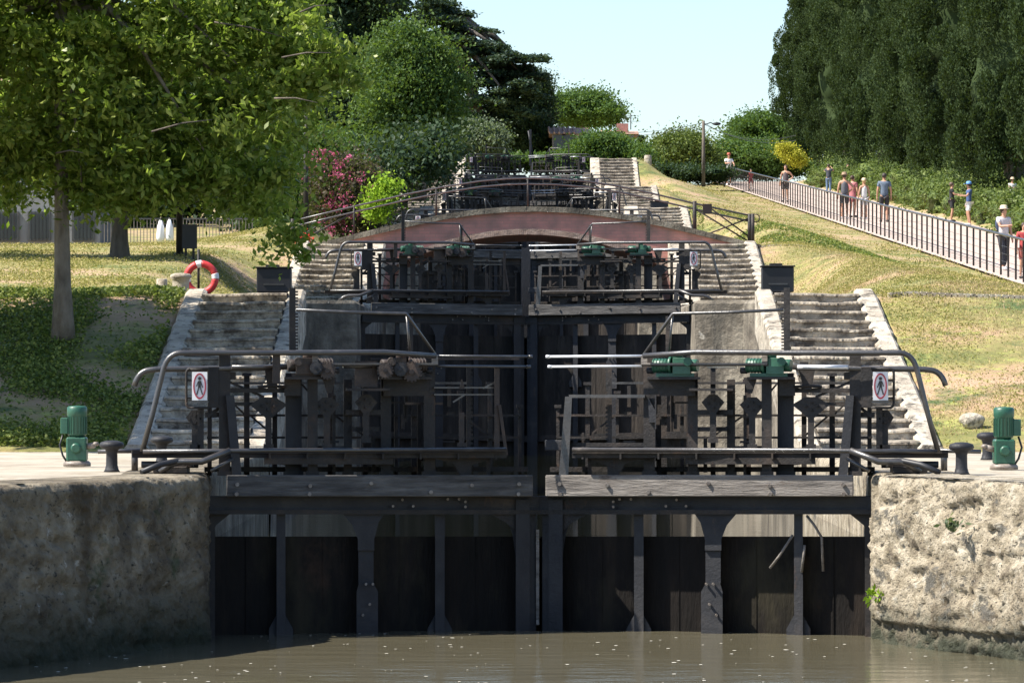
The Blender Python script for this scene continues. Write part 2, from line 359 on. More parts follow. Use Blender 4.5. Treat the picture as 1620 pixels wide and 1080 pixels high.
# ------------------------------------------------------------------ ground (one sheet)
def make_ground():
    xs = [-1500, -600, -250, -120, -80, -60, -45] + list(np.arange(-36, -6.4, .55)) + list(np.arange(-6.4, -3.7, .08)) + list(np.arange(4.5, 7.4, .08)) + \
         list(np.arange(7.5, 12.6, .5)) + [12.75, 12.95, 17.7, 17.95] + list(np.arange(18.6, 40, 1.0)) + [45, 60, 80, 120, 250, 600, 1500]
    ds = [-80, -20, 10, 30, 40, 46, 47.95, 48.0] + list(np.arange(48.6, 120, .7)) + list(np.arange(120, 240, 1.6)) + [245, 255, 265, 280, 300, 340, 400, 500, 700, 1200, 3000]
    mb = MB(); vs = []
    for D in ds:
        for x in xs:
            if abs(x - cx(D)) < HW(D) - .08 and D < 236 and D >= 48: z = G(D) - 7
            elif D < 48: z = (-1.0 if abs(x) > 10.9 else -5.5)
            else:
                z = ground_z(x, D)
                if 12.6 < x < 17.95: z -= .06
            vs.append((x, D, z))
    n = len(xs); fs = []
    for j in range(len(ds) - 1):
        for i in range(n - 1):
            a = j * n + i; fs.append((a, a + 1, a + 1 + n, a + n))
    mb.add(vs, fs, True)
    o = mb.build('ground', M['soil'], fixn=False); tagp(o, kind='structure')
make_ground()

# quays: paving plus rough walls along the basin
curve = [(2.95, 48.0), (2.95, 39.6), (2.93, 38.4), (2.86, 37.0), (3.2, 36.2), (4.0, 34.3), (5.2, 32.0), (7, 28.5), (9, 22), (10.2, 12), (10.6, -4), (10.6, -60)]
def quay(side):
    pts = []
    for (a, b) in zip(curve[:-1], curve[1:]):
        L = math.dist(a, b); step = .03 if b[1] > 30 and a[1] < 40 else .8
        k = max(1, int(L / step))
        for i in range(k): pts.append((a[0] + (b[0] - a[0]) * i / k, a[1] + (b[1] - a[1]) * i / k))
    pts.append(curve[-1])
    zs = [-4.2] + list(np.linspace(-2.6, -.97, 64)) + [-.93, -.905]
    mb = MB(); vs = []; m = len(zs) + 3
    for i, (x, D) in enumerate(pts):
        a = pts[max(0, i - 1)]; b = pts[min(len(pts) - 1, i + 1)]
        t = Vector((b[0] - a[0], b[1] - a[1], 0)).normalized(); nr = Vector((t.y, -t.x, 0))
        if nr.x > 0: nr = -nr        # towards the water
        fine = 29 < D < 37.6
        for j in range(m):
            if j < len(zs): z = zs[j]; off = 0
            else: z = -.9; off = [-.10, -.3, -.75][j - len(zs)]
            p = Vector((x, D, z)); q = p * 1.0 + Vector((side * 31, 0, 0))
            d = 0
            if fine:
                st = Vector((q.x * 1.6, q.y * 1.6, q.z * 6))
                d = .035 * noise.fractal(q * .9, 1, 2.1, 3) + .022 * noise.fractal(st, .7, 2.2, 4) + .024 * noise.fractal(q * 14, .5, 2.2, 3)
                d -= .09 * max(0, noise.noise(st * 1.3 + Vector((5, 2, 1))) - .25) + .09 * max(0, noise.noise(q * 11) - .25)
                hz = .55 * noise.noise(Vector((q.x * 1.2, q.y * 1.2, 9)))
                if side > 0 and z > -1.22 + hz * .6: d -= .07
                if side > 0 and z < -2.15: d -= .05
            if j == len(zs) - 1: d -= .05 + (.06 * abs(noise.noise(q * 5)) if fine else 0)
            if j == len(zs) - 2: d -= .015
            if j >= len(zs): d = 0; z += .02 * noise.noise(q * 2) if j < m - 1 and fine else 0
            if j == len(zs) and fine: z -= .035 * abs(noise.noise(q * 4))
            px = x + nr.x * (d + off) ; pd = D + nr.y * (d + off)
            vs.append((cx(39) + side * px, pd, z))
    fs = []
    for i in range(len(pts) - 1):
        for j in range(m - 1):
            a = i * m + j; fs.append((a, a + 1, a + 1 + m, a + m))
    mb.add(vs, fs, True)
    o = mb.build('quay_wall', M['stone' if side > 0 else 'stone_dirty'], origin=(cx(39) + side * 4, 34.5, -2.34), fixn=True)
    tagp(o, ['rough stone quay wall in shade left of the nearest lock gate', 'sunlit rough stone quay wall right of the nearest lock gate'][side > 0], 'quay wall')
    # stone needs world-height for its waterline dirt: material uses object coordinates, origin shift handled below
    pv = MB(); vs = []; fs = []
    for i, (x, D) in enumerate(pts):
        a = pts[max(0, i - 1)]; b = pts[min(len(pts) - 1, i + 1)]
        t = Vector((b[0] - a[0], b[1] - a[1], 0)).normalized(); nr = Vector((t.y, -t.x, 0))
        if nr.x > 0: nr = -nr
        vs.append((cx(39) + side * (x - nr.x * .25), D - nr.y * .25 if D < 47.9 else 48.0, -.912)); vs.append((side * 120, D if D < 47.9 else 48.0, -.912))
    for i in range(len(pts) - 1): fs.append((2 * i, 2 * i + 1, 2 * i + 3, 2 * i + 2))
    pv.add(vs, fs); o = pv.build('quay_paving', M['pave'], fixn=False); tagp(o, kind='structure')
    for v in o.data.polygons:
        pass
quay(-1); quay(1)

def plane(name, x0, x1, d0, d1, z, mat, origin=None):
    mb = MB(); mb.add([(x0, d0, z), (x1, d0, z), (x1, d1, z), (x0, d1, z)], [(0, 1, 2, 3)])
    o = mb.build(name, mat, fixn=False); return tagp(o, kind='structure')
plane('basin_water', -13, 13, -70, 38.75, -2.34, M['water'])
for i in range(5):
    xc = (GX[i] + GX[i + 1]) / 2
    plane('chamber_water', xc - 6, xc + 6, GD[i] + .2, GD[i + 1] + .25, -1.53 + GZ[i], M['water2'])
plane('chamber_water', -5, 7, GD[5] + .2, GD[5] + 25, -1.53 + GZ[5] + .3, M['water2'])

# ------------------------------------------------------------------ chamber walls, flights of steps
def chamber_wall(n, side):
    D0 = GD[n]; D1 = GD[n + 1] if n < 5 else GD[5] + 20
    Lh = D1 - D0
    inner = [(-.6 if n else 8.6, 2.93), (6, 2.93), (17.8, 3.12), (21.5, 4.5), (Lh - 8, 4.5), (Lh - 5.5, 4.05), (Lh - 3.4, 3.75), (Lh - 3.0, 2.93), (Lh - .6, 2.93)]
    if n == 5: inner = [(-.6, 2.93), (8, 2.93), (20, 3.5)]
    if n == 0: inner = [(9.0, 2.95), (17.8, 3.12)] + inner[3:]
    ts = []
    for (a, b) in zip(inner[:-1], inner[1:]):
        k = max(1, int((b[0] - a[0]) / .7))
        ts += [a[0] + (b[0] - a[0]) * i / k for i in range(k)]
        if b[0] - a[0] > 5: ts += []
    ts.append(inner[-1][0])
    ts += [9.2, 18.2] if n != 1 else [6.3, 13.5]
    ts = sorted(set(round(t, 3) for t in ts if inner[0][0] <= t <= inner[-1][0]))
    zb = -1.53 + GZ[n] - 1.2; mb = MB(); vs = []; zn = 10
    for t in ts:
        x = float(np.interp(t, [a for a, _ in inner], [b for _, b in inner])); D = D0 + t
        zt = walk_z(n, t)
        # under a flight the masonry stays below the treads
        fl = (9.0 < t < 18.6) if n != 1 else (6.1 < t < 14.0)
        zt2 = zt - (.16 if fl else 0)
        c = cx(D)
        for j in range(zn):
            z = zb + (zt2 - .06 - zb) * j / (zn - 1)
            d = .035 * noise.fractal(Vector((side * 9 + x, D * .8, z * 1.3)), 1, 2, 3)
            vs.append((c + side * (x + d), D, z))
        vs.append((c + side * (x + .06), D, zt2)); vs.append((c + side * (HW(D) + .15), D, zt2 if fl else zt))
        vs.append((c + side * (HW(D) + .15), D, zt - 1.2))
    m = zn + 3; fs = []
    for i in range(len(ts) - 1):
        for j in range(m - 1):
            a = i * m + j; fs.append((a, a + 1, a + 1 + m, a + m))
    mb.add(vs, fs)
    o = mb.build('lock_wall', M['wall'], origin=(cx(D0) + side * 4, D0 + max(0, inner[0][0]), zb), fixn=True)
    ordn = ['first', 'second', 'third', 'fourth', 'fifth', 'top'][n]
    tagp(o, '%s masonry side wall of the %s lock chamber counted up from the camera' % (['left', 'right'][side > 0], ordn), 'lock wall', 'masonry walls along the lock chambers')

def flight(n, side):
    D0 = GD[n]
    if n == 1: t0, t1, z0, z1, ns = 6.3, 13.5, LV[1], 2.66, 12
    else: t0, t1, z0, z1, ns = 9.2, 18.2, LV[n], LV[n + 1] - .2, 16
    ordn = ['first', 'second', 'third', 'fourth', 'fifth'][n]
    c = cx(D0 + t0); sx = lambda x, D: cx(D) + side * x
    root = thing('stone_stairs', '%s stone stairs beside the lock, %s flight up from the water' % (['shaded left-hand', 'sunlit right-hand'][side > 0] if n == 0 else ['left-hand', 'right-hand'][side > 0], ordn),
                 'stairs', (c + side * 4, D0 + t0, z0), 'stone stair flights beside the locks')
    xa, xb = (3.2 if n == 0 else 3.42), HW(D0 + t0) - .25
    h = (z1 - z0) / ns; td = (t1 - t0) / ns
    mb = MB(); rnd = random.Random(n * 10 + side)
    for i in range(ns):
        zt = z0 + (i + 1) * h; d0 = D0 + t0 + i * td; nseg = 40
        vs = []; prof0 = [(.0, -h - .05), (.0, -.045), (-.02, -.035), (-.014, -.014), (.012, -.002), (.05, .0), (td + .1, .004)]
        for k in range(nseg + 1):
            x = xa + (xb - xa) * k / nseg
            wv = .012 * noise.noise(Vector((x * 4, i * 3.1, side * 5 + n))) + .01 * rnd.uniform(-1, 1)
            wz = .010 * noise.noise(Vector((x * 2.5, i * 2.3, side * 5 + n + 9))) - .012 * math.exp(-((x - 4.0) / .35) ** 2)
            bk = random.Random(int(x / .36 + i * .47) * 77 + i * 13 + n); wz += bk.uniform(-.010, .006); wv += bk.uniform(-.018, .012)
            for (dy, dz) in prof0: vs.append((sx(x, d0), d0 + dy + (wv if dz > -h and dy < .1 else 0), zt + dz + (wz if dz > -.1 else 0)))
        m = len(prof0); fs = []
        for k in range(nseg):
            for j in range(m - 1): a = k * m + j; fs.append((a, a + 1, a + 1 + m, a + m))
        mb.add(vs, fs)
    mb.build('steps', M['step'], root)
    def ramp(name, x0, x1, up, mat, dn=.5, dlt=0):
        q = MB(); vs = []; fs = []; K = 40
        for k in range(K + 1):
            t = t0 - .25 + (t1 - t0 + .35) * k / K; D = D0 + t
            zc = z0 + (z1 - z0) * max(0, min(1, (t - t0) / (t1 - t0))) + up
            r = lambda s_: .02 * noise.noise(Vector((s_ * 5 + side * 3, D * 3, n)))
            for (x, z) in [(x0, zc - dn), (x0 + r(1), zc - .04), (x0 + .04, zc + r(2)), (x1 - .04, zc + r(3)), (x1 + r(4), zc - .04), (x1, zc - dn)]:
                vs.append((sx(x, D), D, z))
        for k in range(K):
            for j in range(5): a = k * 6 + j; fs.append((a, a + 1, a + 7, a + 6))
        fs.append(tuple(range(6))); fs.append(tuple(reversed(range(K * 6, K * 6 + 6))))
        q.add(vs, fs); return q.build(name, mat, root)
    ramp('parapet', 2.98, xa + .02, .06, M['coping'], .6)
    ramp('curb', xb - .02, xb + .25, .07, M['coping'], .5)

for n in range(6):
    for s in (-1, 1): chamber_wall(n, s)
for n in range(5):
    for s in (-1, 1): flight(n, s)
# stone kerbs crossing the grass on the right
def kerb(x0, x1, D, z, label):
    mb = MB(); k = 24
    for i in range(k):
        a = x0 + (x1 - x0) * i / k; b = x0 + (x1 - x0) * (i + 1) / k - .015
        za = z + (ground_z(a, D, True) - z) * 1.0
        zb = ground_z(b, D, True)
        zt = .04
        mb.hexa([(a, D - .15, za - .3), (b, D - .15, zb - .3), (b, D + .15, zb - .3), (a, D + .15, za - .3), (a, D - .15, za + zt), (b, D - .15, zb + zt), (b, D + .15, zb + zt), (a, D + .15, za + zt)])
    o = mb.build('stone_kerb', M['coping'], origin=((x0 + x1) / 2, D, z)); tagp(o, label, 'kerb')
kerb(5.0, 7.0, 57.3, .93, 'thin stone kerb across the grass at the top of the nearest right flight')
kerb(5.4, 7.4, 93.2, 2.7, 'thin stone kerb across the grass at the right end of the brick bridge')


# ------------------------------------------------------------------ gate leaf
def Dl(px): return 38.0 + max(0, min(1, (1378 - px) / 528.0)) * 1.15
def W(px, py, off=0):
    D = Dl(px) + off
    return Vector(((px - HX) * D / F, D, (HY - py) * D / F))
class LeafMB(MB):
    def r(s, x0, y0, x1, y1, a=-.06, b=.06):     # rectangle in leaf elevation
        s.hexa([W(x0, y1, a), W(x1, y1, a), W(x1, y1, b), W(x0, y1, b), W(x0, y0, a), W(x1, y0, a), W(x1, y0, b), W(x0, y0, b)])
    def l(s, x0, y0, x1, y1, wpx, a=-.03, b=.03):   # slanted flat bar
        dx, dy = x1 - x0, y1 - y0; L = math.hypot(dx, dy); nx, ny = -dy / L * wpx / 2, dx / L * wpx / 2
        s.poly([(x0 + nx, y0 + ny), (x1 + nx, y1 + ny), (x1 - nx, y1 - ny), (x0 - nx, y0 - ny)], a, b)
    def poly(s, pts, a=-.03, b=.03):
        s.prism(pts, lambda p: W(p[0], p[1], a), lambda p: W(p[0], p[1], b))
    def t(s, pts, rpx, off=0, seg=8):
        pp = []
        for i, p in enumerate(pts): pp.append(W(p[0], p[1], p[2] if len(p) > 2 else off))
        s.tube(pp, rpx / 177.0, seg)
def rnd_bend(a, c, b, k=6):  # quadratic bend through corner c
    out = []
    for i in range(k + 1):
        t = i / k; out.append(tuple((1 - t) ** 2 * a[j] + 2 * t * (1 - t) * c[j] + t * t * b[j] for j in (0, 1)))
    return out

def part_bolts(m, root, flip):      # every bolt head an object of its own (a tube is one cut)
    m.each('bolt', M['brass'], root, flip)

def make_leaf(side, label):
    base = Vector((.245 + 2.9, 38.0, -.9))
    flip = None if side > 0 else .245
    if side < 0: base = Vector((.245 - 2.9, 38.0, -.9))
    root = thing('lock_gate_leaf', label, 'lock gate', base, 'leaves of the lock gates')
    def part(mb, name, mat, parent=None, bevel=0):
        return mb.build(name, mat, parent or root, flipx=flip, bevel=bevel)
    L = LeafMB
    DEEP = 1330
    m = L(); m.r(856, 848, 1376, DEEP, .03, .10)
    for x in range(890, 1370, 61): m.r(x, 850, x + 1.5, DEEP, .015, .035)
    part(m, 'planking', M['plank'])
    m = L(); m.r(863, 751, 1350, 785, -.36, -.16)
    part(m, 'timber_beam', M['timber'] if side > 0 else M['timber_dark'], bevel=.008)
    m = L()
    for (x, y) in [(885, 765), (886, 781), (960, 767), (1025, 778), (1120, 764), (1217, 768), (1218, 781), (1333, 766), (1334, 781)]:
        c = W(x, y, -.365); m.tube([c, c + Vector((0, -.03, 0))], .018, 8)
    for (x, y) in [(970, 793), (970, 801), (980, 789), (998, 789), (1053, 800), (1085, 800), (1070, 790), (1117, 923), (1128, 923), (1122, 955), (1133, 972)]:
        c = W(x, y, -.20); m.tube([c, c + Vector((0, -.04, 0))], .012, 8)
    part_bolts(m, root, flip)
    m = L(); m.r(852, 784, 1378, 811, -.16, .06); part(m, 'girder', M['iron2'], bevel=.006)
    m = L(); m.r(852, 806, 1378, 813, -.2, -.161); part(m, 'girder_flange', M['iron'])
    for yy in (1160, 1250):
        m = L(); m.r(852, yy, 1378, yy + 20, -.1, .03); part(m, 'lower_beam', M['iron'])
    # heel and mitre posts
    m = L(); m.r(1368, 792, 1384, DEEP, -.12, .12); part(m, 'heel_post', M['iron'])
    m = L(); m.r(868, 790, 890, DEEP, -.2, .05); m.r(858, 786, 868, DEEP, -.12, .12); m.poly([(890, 813), (912, 813), (902, 824), (895, 845), (890, 880)], -.14, -.06)
    part(m, 'mitre_post', M['iron2'])
    for (x0, x1) in [(1003, 1018), (1256, 1270)]:
        m = L(); m.r(x0, 813, x1, DEEP, -.12, .03); m.poly([(x0 - 12, 994), (x0, 972), (x1, 972), (x1 + 12, 994), (x1 + 12, 1010), (x0 - 12, 1010)], -.08, .02)
        part(m, 'post', M['iron2'])
    m = L(); m.r(1116, 813, 1140, DEEP, -.14, .03); m.poly([(1098, 811), (1166, 811), (1150, 830), (1141, 852), (1141, 870), (1115, 870), (1115, 852), (1108, 826)], -.17, -.14)
    m.poly([(1109, 935), (1117, 921), (1139, 921), (1143, 935), (1143, 1020), (1109, 1020)], -.19, -.14)
    part(m, 'post', M['iron2'])
    m = L(); m.poly([(965, 782), (965, 806), (930, 813), (905, 826), (890, 840), (890, 790)], -.17, -.15); part(m, 'gusset', M['iron'])
    m = L(); m.poly([(1376, 813), (1376, 850), (1366, 830), (1345, 813)], -.12, -.05); part(m, 'gusset', M['iron'])
    # walkway with grating and under pipe
    m = L(); m.r(905, 712, 1500, 717, -.42, -.02); m.r(905, 717, 1500, 724, -.40, -.36)
    m.r(1085, 724, 1290, 734, -.3, -.1); m.poly([(1245, 724), (1290, 724), (1285, 732), (1252, 736)], -.2, .0)
    m.poly([(930, 724), (1025, 724), (990, 732), (975, 756), (962, 756), (960, 736)], -.25, -.2)
    for x in range(920, 1330, 60): m.r(x, 717, x + 3, 726, -.40, -.02)
    part(m, 'walkway', M['iron'])
    m = L(); m.t([(906, 711), (1290, 712), (1345, 713), (1483, 714)], 3.6, -.46); part(m, 'walkway_pipe', M['rail'])
    # handrails
    m = L()
    m.t([(1018, 563), (1100, 557), (1250, 558), (1420, 558)] + rnd_bend((1425, 558), (1446, 560), (1452, 590)) + [(1468, 655), (1484, 714)], 4.3, -.44, 10)
    part(m, 'handrail', M['rail'])
    m = L(); m.t([(1255, 580), (1300, 582), (1462, 584)] + rnd_bend((1470, 585), (1490, 586), (1496, 610)), 4.6, -.30, 10)
    part(m, 'curved_bar', M['rail'])
    m = L(); m.t([(1018, 562), (1064, 497), (1066, 496), (1150, 494), (1240, 490)], 2.6, -.30)
    m.t([(1064, 497), (1058, 560)], 1.8, -.25)
    part(m, 'upper_rail', M['rail'])
    for (y, x0) in [(564, 865), (580, 868)]:
        m = L(); m.t([(x0, y), (1016, y - 1)], 2.1, -.34)
        k = 0
        m.t([(x0 - 1, y), (x0 + 5, y)], 2.8, -.34)
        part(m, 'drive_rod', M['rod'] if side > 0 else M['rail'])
    for (xa_, xb_, ya_) in [(1120, 1165, 579), (1262, 1342, 580.5)]:
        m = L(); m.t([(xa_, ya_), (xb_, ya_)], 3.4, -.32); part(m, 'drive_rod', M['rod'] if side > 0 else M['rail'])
    # posts above the beam
    def post(x0, y0, x1, y1, a=-.1, b=.0, mat='iron'):
        q = L(); q.r(x0, y0, x1, y1, a, b); q.r(x0 - 2.5, y1 - 7, x1 + 2.5, y1, a - .03, b + .03); part(q, 'upright', M[mat])
    post(1018, 560, 1036, 752, -.2, -.08); post(1088, 590, 1104, 752); post(1150, 600, 1163, 752, .0, .1)
    post(1205, 566, 1221, 752, -.2, -.08); post(1230, 590, 1256, 752, -.05, .15, 'iron2'); post(1344, 560, 1362, 752, -.25, -.1)
    # splayed legs / brackets
    m = L(); m.poly([(1326, 752), (1341, 752), (1351, 625), (1338, 625)], -.3, -.2); part(m, 'splayed_leg', M['iron2'])
    if side > 0:
        m = L(); m.poly([(894, 627), (905, 627), (899, 752), (884, 752)], -.28, -.16); part(m, 'splayed_leg', M['rail'])
        m = L(); m.poly([(1025, 628), (1037, 650), (1037, 668), (1027, 668)], -.25, -.2); part(m, 'stay_plate', M['iron2'])
        m = L(); m.r(900, 624, 1020, 629, -.28, -.1); part(m, 'cross_bar', M['rail'])
        m = L(); m.r(905, 700, 1020, 706, -.2, -.1); part(m, 'cross_bar', M['iron'])
        m = L(); m.r(862, 696, 890, 712, -.25, -.05); part(m, 'latch_box', M['iron2'], bevel=.004)
    else:
        q = lambda x: 1706 - x      # written in photo pixels of the left leaf
        m = L(); m.r(q(790), 582, q(782), 718, -.28, -.22); part(m, 'trestle_post', M['rust'])
        m = L(); m.l(q(790), 640, q(801), 720, 5, -.3, -.24); part(m, 'splayed_leg', M['rust'])
        m = L(); m.r(q(734), 652, q(726), 704, -.25, -.19); m.r(q(737), 700, q(723), 706, -.27, -.17); m.poly([(q(731), 600), (q(729), 600), (q(727), 615), (q(735), 615)], -.25, -.2); m.each('valve_stem', M['rust'], root, flip)
        for yy in (613, 624):
            m = L(); m.r(q(786), yy - 1.2, q(686), yy + 1.2, -.24, -.2); part(m, 'cross_bar', M['rail'])
        m = L(); m.l(q(784), 604, q(764), 614, 2.5, -.24, -.2); m.l(q(735), 624, q(716), 636, 2.5, -.24, -.2); part(m, 'stay_bar', M['rail'])
        m = L(); m.r(q(822), 566, q(586), 569, -.1, -.06); m.r(q(700), 636, q(640), 640, -.1, -.06); part(m, 'cross_bar', M['rust'])
        for (gx, gy, gr) in [(650, 588, 14), (632, 584, 9), (608, 586, 11), (516, 586, 12), (498, 582, 8)]:
            g = L(); c0 = W(q(gx), gy, -.42); rr_ = gr / 177
            g.tube([c0, c0 + Vector((0, .07, 0))], rr_, 18); g.tube([c0 - Vector((0, .03, 0)), c0 + Vector((0, .1, 0))], rr_ * .3, 10)
            for k in range(16):
                a_ = k * math.pi / 8; g.box(c0 + Vector((rr_ * 1.05 * math.cos(a_), .035, rr_ * 1.05 * math.sin(a_))), (.018, .06, .018))
            part(g, 'gear_wheel', M['rust'] if gr > 10 else M['iron2'])
        m = L(); m.r(q(596), 571, q(560), 612, -.3, -.26); part(m, 'gear_cover', M['rust'])
        m = L(); m.r(q(441), 560, q(429), 606, -.4, -.3); part(m, 'gear_cover', M['rust'])
    # racks with teeth
    m = L(); m.r(961, 575, 968, 712, -.06, .0)
    for y in range(580, 708, 7): m.r(958, y, 961, y + 4, -.06, 0)
    part(m, 'paddle_rack', M['iron'])
    m = L(); m.r(1240, 455, 1250, 560, -.10, -.02)
    for y in range(460, 556, 5): m.r(1236, y, 1240, y + 2.6, -.10, -.02)
    part(m, 'paddle_rack', M['iron'])
    m = L(); m.r(1053, 500, 1059, 556, -.06, 0)
    for y in range(503, 552, 5): m.r(1059, y, 1062, y + 2.6, -.06, 0)
    part(m, 'paddle_rack', M['iron'])
    # machinery platform and motors
    m = L(); m.r(1016, 575, 1216, 579, -.36, -.30); m.r(1024, 596, 1108, 600, -.36, -.02); m.r(1090, 614, 1160, 618, -.36, -.02); m.r(1182, 596, 1258, 600, -.36, -.02)
    m.r(1026, 600, 1100, 626, -.2, -.05); m.r(1232, 600, 1258, 626, -.2, -.05)
    m.poly([(1176, 597), (1198, 597), (1190, 622), (1183, 622)], -.2, -.12)
    part(m, 'motor_platform', M['iron'])
    m = L(); m.r(1014, 562, 1024, 577, -.38, -.33); m.r(1205, 560, 1214, 577, -.38, -.33); m.r(1019, 574, 1211, 577, -.385, -.365)
    part(m, 'motor_bracket', M['timber'])
    for x in (1068, 1216):
        q = L(); c = lambda px, py, o=-.28: W(px, py, o)
        q.tube([c(x - 34, 578), c(x - 8, 578)], .062, 14); q.tube([c(x - 8, 577), c(x - 4, 577)], .08, 14)
        q.r(x - 4, 566, x + 24, 592, -.36, -.18); q.tube([c(x + 24, 578), c(x + 36, 578)], .055, 14)
        q.tube([c(x + 4, 566), c(x + 4, 558)], .05, 12); q.tube([c(x + 20, 572, -.37), c(x + 20, 572, -.42)], .04, 12)
        for k in range(5): q.tube([c(x - 32 + k * 5, 578), c(x - 31 + k * 5, 578)], .068, 14)
        q.r(x - 30, 590, x + 30, 596, -.34, -.2)
        mo = part(q, 'gear_motor' if side > 0 else 'winch', M['green'] if side > 0 else M['rust'], bevel=.004)
        q = L(); q.t([(x - 44, 586), (x - 34, 586)], 5, -.28); part(q, 'shaft_coupling', M['iron2'], mo)
    # lever forks
    def fork(x, y, wd, bot, name='paddle_lever'):
        q = L()
        q.poly([(x - wd, y), (x - wd * .35, y - 12), (x + wd * .35, y - 12), (x + wd, y), (x + wd * .3, y + 17), (x + 4, y + 22), (x - 4, y + 22), (x - wd * .3, y + 17)], -.18, -.14)
        q.r(x - 5, y + 18, x + 5, bot, -.19, -.13); q.r(x - 8, bot - 9, x + 8, bot, -.2, -.12)
        for a, b in ((-9, 2), (0, -4), (9, 2), (0, 8)):
            cc = W(x + a, y + b, -.18); q.tube([cc, cc + Vector((0, -.02, 0))], .012, 6)
        part(q, name, M['iron'])
    fork(1190, 640, 20, 711); fork(1283, 640, 30, 711); fork(1128, 636, 18, 700); fork(1400, 660, 14, 712)
    m = L(); m.r(1256, 614, 1346, 621, -.16, -.1); m.r(1104, 648, 1160, 656, -.1, -.04); m.r(1258, 636, 1345, 641, -.12, -.08)
    m.poly([(1262, 580), (1290, 580), (1284, 616), (1272, 616)], -.2, -.14); m.r(1290, 577, 1346, 582, -.2, -.15)
    m.t([(1256, 612), (1280, 610), (1300, 612)], 2.5, -.2)
    m.l(1290, 628, 1345, 604, 4, -.12, -.09)
    m.r(1104, 675, 1150, 682, -.08, -.03); m.r(1163, 705, 1206, 711, -.08, -.03)
    m.each('linkage', M['iron'], root, flip)
    m = L(); m.t([(1345, 712), (1390, 730), (1425, 730), (1440, 735), (1456, 747)], 5, -.5); m.t([(1340, 725), (1375, 745)], 3, -.4)
    part(m, 'balance_pipe', M['rail'])
    # box, frame and sign beside the outer upright
    m = L(); m.r(1362, 580, 1380, 645, -.26, -.1); m.r(1335, 588, 1345, 600, -.22, -.12); m.r(1362, 652, 1384, 660, -.2, -.12)
    m.l(1362, 645, 1380, 660, 5, -.2, -.15)
    part(m, 'gear_box', M['iron'], bevel=.004)
    m = L(); m.t([(1378, 583), (1408, 583)] + rnd_bend((1408, 583), (1414, 584), (1414, 592)) + [(1414, 636)] + rnd_bend((1414, 636), (1414, 645), (1406, 645)) + [(1378, 645)], 2.0, -.3)
    m.r(1386, 645, 1396, 712, -.2, -.15)
    m.r(1378, 600, 1414, 603, -.29, -.27); m.r(1378, 628, 1414, 631, -.29, -.27)
    part(m, 'sign_frame', M['iron'])
    # sign: faces the viewer on both sides, so its figure is never mirrored text
    m = L(); m.r(1381, 588, 1405, 633, -.345, -.33); sg = part(m, 'warning_sign', M['white'])
    m = L(); K = 28
    for k in range(K):
        t0 = 2 * math.pi * k / K; t1 = 2 * math.pi * (k + 1) / K
        m.poly([(1393 + 10.2 * math.cos(t0), 610.5 + 20.5 * math.sin(t0)), (1393 + 10.2 * math.cos(t1), 610.5 + 20.5 * math.sin(t1)),
                (1393 + 8.3 * math.cos(t1), 610.5 + 18 * math.sin(t1)), (1393 + 8.3 * math.cos(t0), 610.5 + 18 * math.sin(t0))], -.352, -.346)
    part(m, 'prohibition_ring', M['signred'], sg)
    m = L(); a, b = -.352, -.346
    c = W(1393, 598.5, -.352); m.tube([c, c + Vector((0, .006, 0))], .015, 10)
    m.poly([(1391, 602), (1395, 602), (1395.4, 612), (1391.2, 612)], a, b)
    m.l(1392.5, 611, 1388.5, 624, 1.8, a, b); m.l(1394, 611, 1397.5, 624, 1.8, a, b); m.l(1391.5, 603, 1388, 613, 1.4, a, b); m.l(1395, 603, 1398, 611, 1.4, a, b)
    part(m, 'walking_figure', M['black'], sg)
    m = L(); m.r(1379, 634, 1407, 637, -.36, -.3); part(m, 'sign_ledge', M['rail'], sg)
    # small bits of piping and plates that clutter the works
    m = L(); rr = random.Random(3)
    for i in range(16):
        x = rr.choice([1040, 1060, 1110, 1175, 1245, 925, 985]) + rr.uniform(-8, 8); y = rr.uniform(606, 700)
        if rr.random() < .5: m.r(x, y, x + rr.uniform(10, 34), y + rr.uniform(3, 5), .02, .06)
        else: m.r(x, y, x + rr.uniform(3, 6), min(748, y + rr.uniform(20, 70)), .02, .06)
    m.r(1040, 640, 1046, 752, .05, .1); m.r(1176, 625, 1181, 752, .03, .08); m.r(930, 712, 936, 752, -.1, -.05)
    m.each('bracing', M['iron'], root, flip)
    rr = random.Random(5)
    for x, wd, y0, y1 in [(880, 5, 640, 752), (926, 7, 604, 752), (974, 5, 618, 752), (1046, 9, 590, 752), (1076, 6, 600, 752), (1124, 8, 575, 752), (1178, 10, 600, 752), (1268, 8, 572, 752), (1312, 9, 590, 752), (1372, 7, 600, 752)]:
        m = L(); m.r(x, y0, x + wd, y1, .34, .42); m.r(x - 3, y0, x + wd + 3, y0 + 5, .32, .44); part(m, 'rear_post', M['rust'] if rr.random() < .4 else M['iron'])
    for y in (604, 655, 690):
        m = L(); m.r(880 if y > 610 else 960, y, 1380, y + 3.5, .31, .34); part(m, 'rear_rail', M['rail'] if y == 604 else M['iron'])
    for (x0, y0, x1, y1) in [(930, 690, 975, 656), (1050, 655, 1076, 606), (1128, 690, 1178, 656), (1188, 655, 1230, 606), (1272, 690, 1312, 656), (1320, 655, 1372, 606)]:
        m = L(); m.l(x0, y0, x1, y1, 3, .35, .38); part(m, 'rear_brace', M['iron'])
    m = L(); m.r(870, 738, 1384, 746, .1, .5); part(m, 'rear_walkway', M['iron'])
    return root
lab = {0: 'nearest lock gate', 1: 'second lock gate just below the brick bridge', 2: 'third lock gate behind the brick bridge', 3: 'fourth lock gate up the hill', 4: 'fifth lock gate up the hill', 5: 'topmost lock gate at the head of the stairs'}
leafR = make_leaf(1, 'right leaf of the nearest lock gate with pale timber beam and green motors')
leafL = make_leaf(-1, 'left leaf of the nearest lock gate, dark and in shade with shade-toned timber beam')
